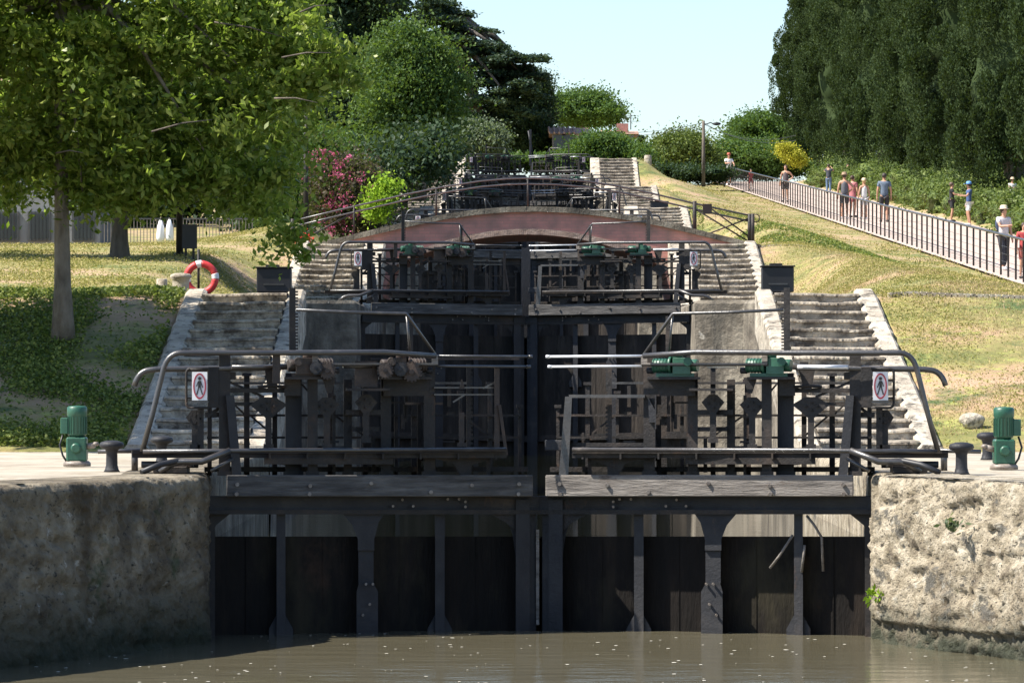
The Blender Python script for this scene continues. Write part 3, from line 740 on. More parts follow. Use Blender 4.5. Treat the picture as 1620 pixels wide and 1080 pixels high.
# bright slit between the two nearest leaves: see the added strip below
for n in range(1, 6):
    for src, s in ((leafR, 1), (leafL, -1)):
        c = copy_tree(src); c.location = src.location + Vector((GX[n] - GX[0], GD[n] - GD[0], GZ[n]))
        if s < 0:
            for w_ in c.children:
                if w_.name.startswith('winch'): w_.material_slots[0].link = 'OBJECT'; w_.material_slots[0].material = M['green']
        for w_ in c.children:
            b_ = w_.name.split('.')[0]
            if b_ == 'planking': w_.material_slots[0].link = 'OBJECT'; w_.material_slots[0].material = M['plank2']
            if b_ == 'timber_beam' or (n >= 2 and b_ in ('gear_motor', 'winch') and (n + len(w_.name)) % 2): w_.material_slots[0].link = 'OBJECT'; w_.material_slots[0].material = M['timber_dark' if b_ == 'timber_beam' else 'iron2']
        c['label'] = '%s leaf of the %s' % ('right' if s > 0 else 'left', lab[n])
# pale strip on the left leaf imitates the bright slit between the leaves
m = MB(); m.box(((850.5 - HX) * 39.0 / F, 39.0, -1.87), (.028, .03, .86)); m.build('seal_strip', M['timber'], leafL)
# central guide post behind gate 2
for n, (y0, y1, D) in {1: (392, 720, 78.9), 2: (330, 420, 118.2), 5: (205, 262, 231)}.items():
    px = [0, 832, 838, 0, 0, 839][n]
    m = MB(); a = P(px, y0, D); b = P(px, y1, D); wd = .16 if n < 5 else .12
    m.hexa([b + Vector(q) for q in ((-wd/2,-.1,0),(wd/2,-.1,0),(wd/2,.1,0),(-wd/2,.1,0))] + [a + Vector(q) for q in ((-wd/2,-.1,0),(wd/2,-.1,0),(wd/2,.1,0),(-wd/2,.1,0))])
    if n == 5:
        m.tube([P(836, 207, D), P(846, 262, D)], .05, 6)
    o = m.build('guide_post', M['iron2'], origin=b)
    tagp(o, {1: 'tall grey guide post in the middle of the second lock gate', 2: 'dark guide post in the middle of the third lock gate', 5: 'slender mast behind the topmost lock gate'}[n], 'post')

# debris sticks caught on the nearest right leaf
for (pts, lb) in [([(1218, 898), (1232, 880), (1254, 846)], 'thick broken stick leaning against the nearest right gate leaf'),
                  ([(1268, 905), (1271, 880), (1273, 862)], 'short thin stick beside the outer gate post'), ([(1302, 903), (1300, 850), (1288, 830), (1276, 815)], 'thin forked twig hanging over the gate planking')]:
    m = MB(); m.tube([W(x, y, -.12 - i * .01) for i, (x, y) in enumerate(pts)], [.012] * len(pts), 6)
    o = m.build('stick', M['timber'], origin=W(*pts[0], -.12)); tagp(o, lb, 'stick')

# ------------------------------------------------------------------ bridge
def bridge():
    Dn, Df = 91.3, 96.3; c = .30
    root = thing('arched_bridge', 'low red brick arched footbridge with grey stone coping across the locks', 'bridge', (c, Dn, 1.4))
    X = lambda px: (px - HX) * Dn / F
    Z = lambda py: (HY - py) * Dn / F
    top = [(484, 389), (520, 381), (560, 371), (600, 361.5), (650, 350), (700, 340), (750, 332.5), (800, 328), (850, 327), (900, 329), (950, 334), (1000, 341.5), (1050, 351), (1100, 363), (1150, 375), (1205, 388)]
    bot = [(1064, 425)] + [(835 + 228 * math.sin(a), 371 + 54 * (1 - math.cos(a)) / (1 - math.cos(1.25)) if False else 371 + 56 * (math.sin(a) ** 2)) for a in np.linspace(1.2, -1.2, 25)] + [(606, 425)]
    poly = [(p[0], p[1] + 8) for p in top] + [(1210, 470), (1064, 470)] + bot + [(606, 470), (480, 470)]
    # body made as vertical strips so the concave outline stays clean
    mb = MB(); xs = sorted(set([p[0] for p in top] + list(np.linspace(606, 1064, 31))))
    tz = lambda x: float(np.interp(x, [p[0] for p in top], [p[1] + 8 for p in top]))
    def bz(x):
        if x < 606.01 or x > 1063.99: return 470
        u = (x - 835) / 229.0
        return 371 + 58 * (u * u)
    for a, b in zip(xs[:-1], xs[1:]):
        ya, yb = bz(a + 1e-3), bz(b - 1e-3)
        v = [(X(a), Dn, Z(ya)), (X(b), Dn, Z(yb)), (X(b), Df, Z(yb)), (X(a), Df, Z(ya)), (X(a), Dn, Z(tz(a))), (X(b), Dn, Z(tz(b))), (X(b), Df, Z(tz(b))), (X(a), Df, Z(tz(a)))]
        mb.add(v, [(0, 3, 2, 1), (4, 5, 6, 7), (0, 1, 5, 4), (2, 3, 7, 6)])
    for x in (606, 1064):
        mb.add([(X(x), Dn, Z(470)), (X(x), Df, Z(470)), (X(x), Df, Z(bz(x))), (X(x), Dn, Z(bz(x)))], [(0, 1, 2, 3)])
    o = mb.build('brick_body', M['brick'], root)
    m = MB()   # arch ring of paler voussoirs
    for k in range(140):
        a = 606 + 458 * k / 140; b = 606 + 458 * (k + 1) / 140 - .35
        va = [(X(a), Dn - .03, Z(bz(a + .01) - 9)), (X(b), Dn - .03, Z(bz(b) - 9)), (X(b), Dn - .03, Z(bz(b))), (X(a), Dn - .03, Z(bz(a + .01)))]
        vb = [(p[0], Dn + .3, p[2]) for p in va]
        m.add(va + vb, [(0, 1, 2, 3), (4, 7, 6, 5), (0, 4, 5, 1), (2, 6, 7, 3), (1, 5, 6, 2), (0, 3, 7, 4)])
    m.build('arch_ring', M['archring'], root)
    for dd, nm in ((Dn - .08, 'near'), (Df - .35, 'far')):
        m = MB()
        for (p, q) in zip(top[:-1], top[1:]):
            for k in range(3):
                a = p[0] + (q[0] - p[0]) * k / 3; b = p[0] + (q[0] - p[0]) * (k + 1) / 3 - .5
                ya, yb = tz(a), tz(b)
                v = [(X(a), dd, Z(ya)), (X(b), dd, Z(yb)), (X(b), dd + .43, Z(yb)), (X(a), dd + .43, Z(ya))]
                m.hexa(v + [(p_[0], p_[1], p_[2] + .115) for p_ in v])
        m.build('coping', M['wall'], root)
    rail = [(462, 350), (520, 336), (580, 322), (640, 308), (700, 296), (760, 286.5), (800, 283), (835, 282), (880, 283), (930, 287), (980, 295), (1040, 308), (1099, 322), (1186, 341)]
    Dr = 96.0
    for dy in (0, 9):
        m = MB(); m.tube([P(x, y + dy, Dr) for x, y in rail], .02, 8); m.build('rail', M['rail'], root)
    for (x, y0, y1) in [(463, 346, 386), (1099, 318, 372), (1186, 338, 384), (560, 325, 372), (690, 298, 342), (835, 282, 328), (980, 295, 338)]:
        m = MB(); m.tube([P(x, y0, Dr), P(x, y1, Dr)], .045 if x in (463, 1099, 1186) else .022, 8); m.build('rail_post', M['iron'], root)
    m = MB()
    for a, b in [((1102, 332), (1186, 383)), ((1118, 325), (1190, 378)), ((1115, 372), (1186, 345)), ((466, 380), (520, 346)), ((470, 384), (560, 336))]: m.tube([P(*a, Dr), P(*b, Dr)], .018, 6)
    m.each('brace', M['iron'], root)
    m = MB(); m.tube([P(1191, 338, Dr - .3), P(1191, 384, Dr - .3)], .04, 8); pts = [P(1191 + 5 + 6 * math.cos(t), 345 + 6 * math.sin(t), Dr - .3) for t in np.linspace(3.1, -1.8, 10)]
    m.tube(pts, .012, 6); m.build('rail_post', M['iron'], root)
    m = MB(); b0 = P(1119, 322, Dr); m.box(b0 + Vector((0, 0, -.12)), (.2, .12, .22)); m.build('junction_box', M['iron'], root)
bridge()

# ------------------------------------------------------------------ quay furniture
def bollard(px, yt, yb, D, label, z=None):
    b = P(px, yb, D); z = -.905 if z is None else z; h = .26
    m = MB(); m.lathe([(.075, 0), (.062, .02), (.052, .06), (.05, .17), (.062, .2), (.10, .215), (.112, .235), (.10, .262), (.05, .278), (.01, .28)], (b.x, D, z), 20)
    o = m.build('mooring_bollard', M['iron2'], origin=(b.x, D, z)); tagp(o, label, 'bollard', 'iron mooring bollards')
def quay_D(y): return .905 * F / (y - HY)
bollard(177, 703, 745, quay_D(746), 'iron mooring bollard just right of the green motor on the left quay')
bollard(256, 698, 738, 41.2, 'iron mooring bollard at the foot of the shaded left steps, partly behind the rail')
bollard(1521, 712, 750, quay_D(750), 'iron mooring bollard in front on the right quay')
bollard(1562, 697, 728, quay_D(727), 'iron mooring bollard half hidden behind the green motor on the right quay')
def motor(px, yb, s, label):
    D = quay_D(yb); b = P(px, yb, D); x, z = b.x, -.905
    root = thing('gate_drive', label, 'motor', (x, D, z), 'green gate drive motors')
    m = MB(); m.lathe([(.13, 0), (.13, .03), (.11, .05), (.03, .055)], (x, D, z), 20); m.build('base_plate', M['brass'], root)
    m = MB(); m.box((x, D, z + .16), (.19, .19, .23)); m.lathe([(.09, .05), (.1, .08), (.07, .1)], (x, D, z), 16); m.tube([(x, D - .09, z + .17), (x, D - .13, z + .17)], .05, 14); m.build('gear_case', M['green'], root, bevel=.015)
    m = MB(); m.lathe([(.06, .275), (.085, .29), (.088, .30), (.088, .47), (.095, .48), (.095, .55), (.08, .565), (.01, .57)], (x, D, z), 24)
    for k in range(20):
        t = 2 * math.pi * k / 20; m.box((x + .092 * math.cos(t), D + .092 * math.sin(t), z + .385), (.008, .008, .16))
    m.build('motor_body', M['green'], root)
    m = MB(); m.box((x + s * .115, D - .01, z + .38), (.07, .11, .15)); m.build('terminal_box', M['green'], root, bevel=.006)
    m = MB(); m.tube([(x + s * .13, D - .02, z + .3), (x + s * .16, D - .03, z + .2), (x + s * .13, D - .04, z + .1), (x + s * .09, D - .05, z + .04)], .01, 6); m.build('cable', M['black'], root)
    m = MB(); m.tube([(x - s * .08, D - .03, z + .18), (x - s * .17, D - .05, z + .2)], .028, 10); m.lathe([(.02, -.02), (.035, 0), (.02, .02)], (x - s * .18, D - .05, z + .21), 12); m.build('hand_wheel', M['brass'], root)
motor(122, 737, -1, 'green upright gate motor on the left quay'); motor(1588, 742, 1, 'green upright gate motor on the right quay')
# pipes and flat plate lying on the quay edge by each heel post
for s, lb in ((-1, 'black curved pipe and flat hinge plate at the left quay corner'), (1, 'black curved pipe and flat hinge plate at the right quay corner')):
    c = .245; X = lambda x: c + s * x
    root = thing('gate_anchor', lb, 'gate anchor', (X(3.2), 37.8, -.9))
    m = MB(); m.tube([(X(2.95), 37.6, -.80), (X(3.15), 37.5, -.79), (X(3.3), 37.4, -.82), (X(3.45), 37.3, -.885)], .026, 8); m.tube([(X(3.0), 37.9, -.83), (X(3.5), 37.9, -.83)], .03, 8); m.build('pipe', M['black'], root)
    m = MB(); m.box((X(3.22), 37.7, -.87), (.3, .3, .06)); m.box((X(3.12), 37.75, -.82), (.18, .2, .06)); m.build('hinge_plate', M['iron'], root, bevel=.006)
    m = MB(); m.tube([(X(3.62), 38.6, -.9), (X(3.62), 38.6, -.72)], .03, 8); m.tube([(X(3.55), 38.6, -.72), (X(3.95), 38.6, -.73)], .02, 8); m.build('tie_rod', M['rail'], root)
# electrical cabinets on the landings
def cabinet(px, yb, wpx, hpx, D, label):
    b = P(px, yb, D); wd = wpx * D / F; h = hpx * D / F; z = b.z
    root = thing('control_cabinet', label, 'cabinet', (b.x, D, z), 'dark control cabinets on the lock landings')
    m = MB(); m.box((b.x, D, z + h * .5), (wd, wd * .7, h * .84)); m.build('cabinet_body', M['black'], root, bevel=.01)
    m = MB(); m.box((b.x, D, z + h * .95), (wd * 1.08, wd * .8, h * .05)); m.box((b.x - wd * .05, D, z + h * 1.01), (wd * .4, wd * .3, h * .08)); m.build('lid', M['iron'], root, bevel=.005)
    m = MB(); m.box((b.x, D - wd * .36, z + h * .35), (wd * .6, .015, h * .05)); m.build('handle', M['rail'], root)
    m = MB(); m.box((b.x, D, z + h * .03), (wd * .8, wd * .5, h * .16)); m.tube([(b.x, D, z), (b.x, D, z - .4)], wd * .12, 8); m.build('plinth', M['iron'], root)
cabinet(1230, 466, 50, 47, 66, 'dark cabinet at the top of the nearest sunlit steps on the right')
cabinet(434, 466, 54, 45, 66, 'dark cabinet at the top of the nearest shaded steps on the left, under the leaves')
cabinet(1043, 338, 28, 20, 136, 'small dark cabinet behind the right end of the brick bridge')
cabinet(632, 336, 26, 18, 136, 'small dark cabinet behind the left end of the brick bridge')
cabinet(969, 271, 22, 12, 210, 'tiny dark cabinet at the head of the right-hand stairs')
cabinet(705, 272, 18, 12, 210, 'tiny dark cabinet at the head of the left-hand stairs')

# stones and stone bollards
def stone_post(px, yt, yb, wpx, D, label, cap=True):
    b = P(px, yb, D); h = (yb - yt) * D / F; r = wpx * D / F / 2
    if abs(b.x) > 4.4: b.z = max(b.z, ground_z(b.x, D) - .02)
    m = MB()
    m.lathe([(r * .98, -.35), (r * .9, .0), (r * .82, h * .5), (r * .85, h * .72), (r * 1.05, h * .8), (r * 1.08, h * .88), (r * .9, h * .96), (r * .5, h), (.01, h)] if cap else [(r, -.35), (r * .98, h * .3), (r * .95, h * .95), (r * .8, h), (.01, h)], b, 20)
    o = m.build('stone_bollard', M['coping'], origin=b); tagp(o, label, 'stone bollard')
stone_post(286, 432, 468, 32, 60, 'round-capped pale stone bollard at the top of the shaded left steps')
stone_post(256, 442, 468, 18, 61, 'plain short stone stump left of the capped stone bollard', False)
stone_post(1025, 260, 273, 12, 208, 'pale stone stump at the head of the right-hand stairs', False)
for (px, py, wpx, hpx, D, lb) in [(1538, 677, 40, 27, 49.3, 'rounded grey boulder on the grass behind the right quay'), (1063, 300, 15, 8, 190, 'pale flat boulder on the grass slope right of the upper stairs'), (1335, 395, 0, 0, 0, '')]:
    if not wpx: continue
    b = P(px, py, D); z = ground_z(b.x, D); r = wpx * D / F / 2
    m = MB(); m.blob((0, 0, 0), (r, r * .7, hpx * D / F / 2), 3, .2); o = m.build('boulder', M['coping'], origin=(b.x * 0, 0, 0)); o.location = (b.x, D, z + r * .55); tagp(o, lb, 'boulder')

# life ring on its stand
def lifering():
    D = 60.5; c = P(318, 440, D); R = .20; r = .05
    root = thing('lifebuoy_stand', 'dark thin post standing behind the red life ring', 'post', P(314, 470, D))
    m = MB(); m.tube([P(314, 474, D + .1), P(314, 394, D + .1)], .018, 8); m.build('post', M['iron'], root)
    m = MB(); m.box(P(314, 418, D + .06), (.12, .05, .03)); m.build('hook', M['iron'], root)
    root = thing('life_ring', 'red life ring with white bands hanging at the top of the left steps', 'life ring', (c.x, D, c.z))
    for nm, rng, mat in (('ring', [(i * 90 + 10, i * 90 + 80) for i in range(4)], 'ringred'), ('band', [(i * 90 - 10, i * 90 + 10) for i in range(4)], 'white')):
        m = MB()
        for a0, a1 in rng:
            K = 10; pts = [(c.x + R * math.cos(math.radians(a0 + (a1 - a0) * k / K + 8)), D, c.z + R * math.sin(math.radians(a0 + (a1 - a0) * k / K + 8))) for k in range(K + 1)]
            m.tube(pts, r if nm == 'ring' else r + .003, 14)
        m.each(nm, M[mat], root)
lifering()

# path and fence
def pathway():
    mb = MB(); vs = []; fs = []; ds = list(np.arange(40, 290, 2.5))
    for D in ds:
        z = FZ(D) + .02
        for x in (12.8, 17.8): vs.append((x, D, z))
    for i in range(len(ds) - 1): fs.append((2 * i, 2 * i + 1, 2 * i + 3, 2 * i + 2))
    mb.add(vs, fs); o = mb.build('towpath', M['path'], fixn=False); tagp(o, kind='structure')
    root = thing('railing_fence', 'long dark post-and-cable railing along the sloping path on the right', 'fence', (13, 150, FZ(150)))
    D = 96.0
    while D < 268:
        h = 1.08; z = FZ(D); m = MB(); m.box((13, D, z + h / 2), (.05, .05, h)); m.build('post', M['iron'], root); D += 1.7
    for hh, r in ((1.1, .035), ):
        m = MB(); m.tube([(13, D_, FZ(D_) + hh) for D_ in np.arange(95, 268, 4)], r, 8); m.build('top_rail', M['rail'], root)
    for hh in (.2, .4, .6, .8):
        m = MB(); m.tube([(13, D_, FZ(D_) + hh) for D_ in np.arange(95, 268, 4)], .006, 4); m.build('cable', M['rail'], root)
pathway()

# ------------------------------------------------------------------ foliage
def leafcloud(blobs, n, size, seed, elong=1.7, cl=None, sig=.35, shell=.45, droop=0.0, flat=0.0):
    rg = np.random.default_rng(seed)
    B = np.array([b[:6] for b in blobs], float); wt = np.array([b[3] * b[4] + b[4] * b[5] + b[3] * b[5] for b in blobs]); wt /= wt.sum()
    cl = cl or max(20, n // 60)
    bi = rg.choice(len(B), cl, p=wt)
    d = rg.normal(size=(cl, 3)); d /= np.linalg.norm(d, axis=1)[:, None]
    rad = 1 - shell * rg.random(cl) ** 1.6
    w1 = rg.normal(size=(3, 3)) * 2.2; ph = rg.random(3) * 6.28
    lump = 1 + .13 * np.sin(d @ w1[0] + ph[0] + bi) + .11 * np.sin(2 * (d @ w1[1]) + ph[1] + 2 * bi) + .09 * np.sin(3.5 * (d @ w1[2]) + ph[2] + 3 * bi)
    rad = rad * lump
    cc = B[bi, :3] + d * B[bi, 3:6] * rad[:, None]
    ci = rg.integers(0, cl, n)
    sg = sig * (0.35 + 1.3 * rg.random(cl) ** 1.5)
    off = rg.normal(size=(n, 3)); off *= (sg[ci])[:, None]
    off[:, 2] *= .7 - .5 * flat
    p = cc[ci] + off
    a = rg.normal(size=(n, 3)); a[:, 2] = a[:, 2] * (1 - flat) - droop; a /= np.linalg.norm(a, axis=1)[:, None]
    b = rg.normal(size=(n, 3)); b = np.cross(a, b); b /= np.linalg.norm(b, axis=1)[:, None]
    s = size * (0.6 + .8 * rg.random(n))[:, None]
    v = np.empty((n, 4, 3)); v[:, 0] = p - a * s * elong / 2; v[:, 1] = p + b * s * .5 - a * s * .1; v[:, 2] = p + a * s * elong / 2; v[:, 3] = p - b * s * .5 - a * s * .1
    return v.reshape(-1, 3), np.arange(4 * n).reshape(n, 4), cc
def crown(name, parent, mat, blobs, n, size, seed, core=0, **k):
    v, f, cc = leafcloud(blobs, n, size, seed, **k)
    if core:
        m = MB()
        for i, b in enumerate(blobs): m.blob(b[:3], (b[3] * core, b[4] * core, b[5] * core), seed + i, .35, 4, 2.2)
        cv = np.array(m.v); cf = np.array([(a, b, c, c) for a, b, c in m.f])
        # core triangles kept as degenerate-free quads by splitting into a separate tri list is avoided: use small quads instead
        ctr = cv[cf[:, :3]].mean(axis=1); e = (cv[cf[:, 1]] - cv[cf[:, 0]]); g = (cv[cf[:, 2]] - cv[cf[:, 0]])
        q = np.stack([ctr - e * .75 - g * .25, ctr + e * .5 - g * .55, ctr + e * .4 + g * .7, ctr - e * .6 + g * .5], axis=1).reshape(-1, 3)
        f = np.vstack([f, np.arange(len(q)).reshape(-1, 4) + len(v)]); v = np.vstack([v, q])
    return np_mesh(name, v, f, mat, parent), cc
def tree(name, label, cat, px, yb, D, blobs_px, mat, n, size, seed, trunk=None, group=None, bark='bark2', core=0, limbs=6, z=None, **k):
    """blobs_px: (px, py, rx_px, ry_px, depth_m) at distance D"""
    b = P(px, yb, D)
    if z is not None: b.z = z
    root = thing(name, label, cat, b, group); s = D / F
    blobs = []
    for q in blobs_px:
        dd = q[5] if len(q) > 5 else 0
        c = P(q[0], q[1], D + dd); blobs.append((c.x, c.y, c.z, q[2] * s, q[4], q[3] * s))
    cr, cc = crown('crown', root, mat, blobs, n, size, seed, core, **k)
    if trunk:
        r, pts = trunk
        m = MB(); pp = [P(x, y, D) for x, y in pts]; pp[0].z = min(pp[0].z, b.z) - .15
        rr = [r * (1.35 if i == 0 else 1 - .5 * i / (len(pp) - 1)) for i in range(len(pp))]
        m.tube(pp, rr, 14); m.build('trunk', M[bark], root)
        rg = random.Random(seed)
        for i in range(limbs):
            m = MB()
            a = pp[-1] * .35 + pp[max(0, len(pp) - 2)] * .65 if len(pp) > 1 else pp[0]
            a = pp[-1].lerp(pp[-2], rg.uniform(0, .6)); e = Vector(cc[rg.randrange(len(cc))])
            mid = a.lerp(e, .5) + Vector((rg.uniform(-.1, .1), rg.uniform(-.2, .2), rg.uniform(.1, .5))) * (e - a).length * .25
            m.tube([a, a.lerp(mid, .5) + Vector((0, 0, .05)), mid, e], [r * .5, r * .38, r * .26, r * .08], 8); m.build('limb', M[bark], root)
    return root

# left bank: two big leafy trees, plus unseen foliage added to shade the steps
tree('leafy_tree', 'pale-trunked leafy tree at the left edge, nearest the camera, hanging over the bank', 'tree', 100, 520, 54,
     [(90, 70, 150, 100, 1.5), (260, 40, 150, 90, 1.6), (400, 30, 110, 90, 1.3), (180, 180, 160, 70, 1.5), (350, 170, 130, 80, 1.3), (475, 105, 80, 62, 1.0), (60, 230, 90, 55, 1.2), (-120, 60, 160, 140, 2.4), (-230, -20, 150, 120, 2.6), (-170, 180, 110, 80, 2),
      (330, 285, 90, 40, 1.0), (15, 285, 45, 50, .8), (235, 300, 110, 34, 1.0), (135, 300, 60, 30, .9), (420, 285, 42, 60, .7), (455, 370, 20, 30, .4), (478, 398, 16, 10, .3), (140, -70, 200, 60, 1.8), (360, -60, 150, 50, 1.6), (30, -20, 110, 80, 1.7), (230, 260, 100, 42, 1.2), (530, 90, 34, 14, .5), (545, 130, 24, 10, .4)],
     M['leaf_ash'], 94000, .048, 11, elong=2.3, trunk=(.118, [(100, 520), (99, 450), (98, 380), (97, 300), (96, 200), (94, 60), (90, -80)]), bark='bark', limbs=18, sig=.15, shell=.95, cl=1900, droop=.3)
tree('leafy_tree', 'unseen leafy tree added beyond the left edge to shade the bank and steps', 'tree', -300, 470, 51.5,
     [(-340, -105, 115, 110, 4.6), (-245, -10, 95, 90, 4.2), (-330, 60, 120, 80, 3.6), (-470, 20, 140, 100, 3.2), (-500, 150, 130, 100, 3)],
     M['leaf_ash'], 60000, .15, 13, trunk=(.2, [(-300, 470), (-302, 300), (-305, 100)]), bark='bark', limbs=6, sig=.3, shell=.9, cl=900, droop=.3)
tree('leafy_tree', 'thicker grey-trunked leafy tree behind, second from the left', 'tree', 190, 432, 82,
     [(150, 240, 160, 55, 3), (300, 235, 150, 60, 3), (60, 200, 120, 80, 3), (200, 120, 220, 110, 3.5), (400, 150, 110, 110, 3), (390, 290, 70, 45, 2), (-100, 200, 120, 90, 3)],
     M['leaf_ash'], 90000, .075, 12, trunk=(.2, [(190, 434), (189, 380), (190, 320), (192, 200)]), bark='bark2', limbs=8, sig=.35, shell=.9, cl=1400, droop=.3)
nt_ = [o for o in COL.objects if o.name.startswith('leafy_tree') and 'pale-trunked' in o['label']][0]
rg_ = random.Random(77)
for i in range(6):
    x = rg_.uniform(-10, 560); y = rg_.uniform(-10, 300); a = P(x, y, 54 + rg_.uniform(-2.1, -.6)); d = Vector((rg_.uniform(.3, 1), rg_.uniform(-.3, .1), rg_.uniform(-.15, .3))).normalized() * rg_.uniform(.3, .9)
    m = MB(); m.tube([a, a + d * .5 + Vector((0, 0, .03)), a + d], [.012, .009, .004], 5); m.build('twig', M['bark2'], nt_)
# middle ground trees
tree('broadleaf_tree', 'dark dense broadleaf tree behind the pink oleander', 'tree', 560, 330, 150,
     [(530, 80, 80, 100, 4), (500, 200, 80, 80, 4), (590, 250, 80, 50, 4), (590, -30, 45, 70, 4), (560, 170, 80, 90, 4), (440, 120, 80, 110, 4), (520, -30, 80, 80, 4), (640, 190, 60, 55, 3), (670, 245, 40, 34, 3), (645, 255, 52, 26, 2, -16), (600, 285, 42, 26, 2, -18), (672, 228, 36, 22, 2, -14), (600, 20, 30, 30, 2)],
     M['leaf_dark'], 130000, .09, 21, trunk=(.4, [(560, 340), (560, 250), (560, 150)]), core=.8, sig=.45, cl=1300)
tree('feathery_tree', 'mid green feathery tree left of the dark cedar', 'tree', 660, 300, 140,
     [(640, 75, 26, 30, 1.8), (665, 105, 26, 26, 1.8), (690, 92, 20, 16, 1.5), (635, 130, 34, 30, 2.2), (690, 140, 26, 22, 1.8), (716, 128, 18, 9, 1.2), (700, 172, 20, 12, 1.3), (612, 100, 18, 26, 1.6), (600, 165, 22, 24, 2), (655, 170, 30, 18, 2), (676, 205, 30, 12, 1.6), (625, 215, 30, 18, 2), (560, 240, 26, 20, 2)],
     M['leaf_feather'], 100000, .065, 22, trunk=(.25, [(660, 310), (660, 240), (655, 160)]), core=.7, sig=.34, cl=800, droop=.5)
rg = random.Random(4); cb = []
for (y, xa, xb) in [(-6, 672, 702), (6, 664, 716), (18, 656, 740), (32, 648, 728), (45, 690, 776), (56, 640, 748), (70, 715, 796), (82, 700, 800), (90, 770, 862), (103, 730, 845), (116, 760, 866), (130, 720, 840), (144, 780, 862), (158, 730, 830), (172, 760, 850), (188, 725, 800)]:
    k = 4
    for i in range(k): cb.append((xa + (xb - xa) * (i + .5) / k, y + rg.uniform(-3, 3) + 3 * abs(i - 1.5), (xb - xa) / k * .7, 4.0, 2.0, rg.uniform(-2, 2)))
tree('cedar_tree', 'tall dark cedar with flat layered branches against the sky', 'tree', 760, 250, 262, cb, M['leaf_cedar'], 120000, .12, 23,
     trunk=(.5, [(760, 262), (755, 180), (735, 100), (700, 5)]), limbs=24, sig=.22, cl=1600, flat=.75, shell=.95)
cb = [(790, 205, 40, 45, 3), (840, 200, 24, 50, 3), (835, 225, 30, 26, 3), (745, 205, 40, 42, 3), (856, 150, 9, 38, 1.6), (838, 150, 10, 36, 1.6), (865, 195, 8, 60, 1.5), (705, 200, 45, 50, 3)]
tree('cypress_clump', 'very dark cypress clump below the cedar, beside the tiled house', 'tree', 820, 252, 268, cb, M['leaf_dark'], 110000, .09, 24, trunk=(.3, [(820, 262), (820, 200)]), core=.85, sig=.28, cl=1500, limbs=2)
tree('olive_tree', 'grey-green olive bush above the left steps', 'tree', 745, 252, 246, [(722, 220, 28, 18, 2), (765, 216, 30, 20, 2), (745, 236, 50, 16, 2), (702, 236, 20, 14, 1.5), (745, 206, 20, 10, 1)], M['leaf_olive'], 42000, .10, 25,
     trunk=(.18, [(745, 262), (745, 235)]), core=.7, sig=.28, cl=500, limbs=3)
tree('umbrella_pine', 'round-headed green pine behind the tiled house', 'tree', 915, 215, 300, [(895, 168, 24, 14, 3), (928, 164, 32, 14, 3), (960, 180, 20, 12, 3), (900, 180, 24, 8, 3), (932, 182, 40, 10, 3)], M['leaf_mid'], 60000, .11, 26,
     trunk=(.35, [(920, 235), (920, 190)]), core=.8, sig=.4, cl=500, limbs=4)
tree('green_shrub', 'big bright green shrub in front of the tiled house', 'shrub', 960, 262, 232, [(938, 234, 24, 18, 2.5), (965, 228, 26, 14, 2.5), (1000, 245, 26, 16, 2.5), (912, 252, 20, 14, 2), (960, 250, 60, 16, 2)], M['leaf_mid'], 70000, .085, 27, core=.8, sig=.28, cl=600)
tree('airy_shrub', 'loose light green tree left of the utility pole', 'tree', 1075, 275, 262, [(1065, 235, 26, 20, 3), (1093, 238, 22, 22, 3), (1050, 253, 22, 16, 2), (1100, 258, 30, 16, 2)], M['leaf_shrub'], 46000, .10, 28, core=.75, sig=.42, cl=300, trunk=(.1, [(1075, 280), (1075, 250)]), limbs=3)
tree('broadleaf_tree', 'round green tree right of the utility pole, highest behind the path', 'tree', 1200, 262, 310, [(1178, 206, 20, 16, 3), (1213, 200, 28, 20, 3), (1240, 212, 20, 22, 3), (1200, 225, 45, 18, 3)], M['leaf_mid'], 56000, .12, 29, core=.8, sig=.42, cl=450, trunk=(.3, [(1200, 280), (1200, 230)]), limbs=3)
tree('green_shrub', 'mid green shrub mass behind the top of the path railing', 'shrub', 1180, 275, 285, [(1142, 247, 26, 18, 3), (1182, 245, 36, 20, 3), (1222, 250, 26, 18, 3), (1262, 262, 22, 12, 2), (1130, 262, 22, 14, 2), (1190, 265, 60, 14, 2)], M['leaf_mid'], 60000, .10, 30, core=.8, sig=.35, cl=500)
tree('yellow_shrub', 'small yellow flowering shrub beside the cypresses', 'shrub', 1248, 268, 272, [(1240, 236, 8, 7, .8), (1252, 246, 10, 7, .8), (1260, 254, 9, 6, .8)], M['leaf_yel'], 12000, .075, 31, sig=.2, cl=160, core=.7)
tree('cypress_tree', 'single tiny dark cypress just right of the tiled house', 'tree', 1012, 235, 330, [(1012, 224, 4, 10, .4)], M['leaf_dark'], 2500, .12, 32, core=.8, sig=.08, cl=80)
tree('green_shrub', 'low clipped green hedge along the skyline beside the stairs head', 'hedge', 1080, 282, 240, [(1040, 272, 30, 10, 2), (1090, 274, 34, 9, 2), (1130, 275, 30, 9, 2), (1000, 266, 26, 10, 2)], M['leaf_dark'], 26000, .08, 33, core=.9, sig=.2, cl=300)
tree('green_shrub', 'dark green hedge across the head of the lock stairs', 'hedge', 780, 266, 250, [(700, 255, 30, 12, 2), (750, 257, 34, 11, 2), (800, 256, 34, 12, 2), (850, 257, 34, 11, 2), (890, 256, 30, 12, 2), (930, 262, 30, 10, 2)], M['leaf_mid'], 30000, .085, 39, core=.9, sig=.2, cl=350)
tree('oleander_bush', 'oleander bush with bright pink flowers left of the brick bridge', 'shrub', 545, 360, 118, [(520, 290, 22, 34, 1.4), (560, 295, 26, 36, 1.5), (545, 335, 40, 26, 1.6), (586, 330, 16, 24, 1)], M['leaf_burg'], 40000, .055, 34, core=.7, sig=.25, cl=350)
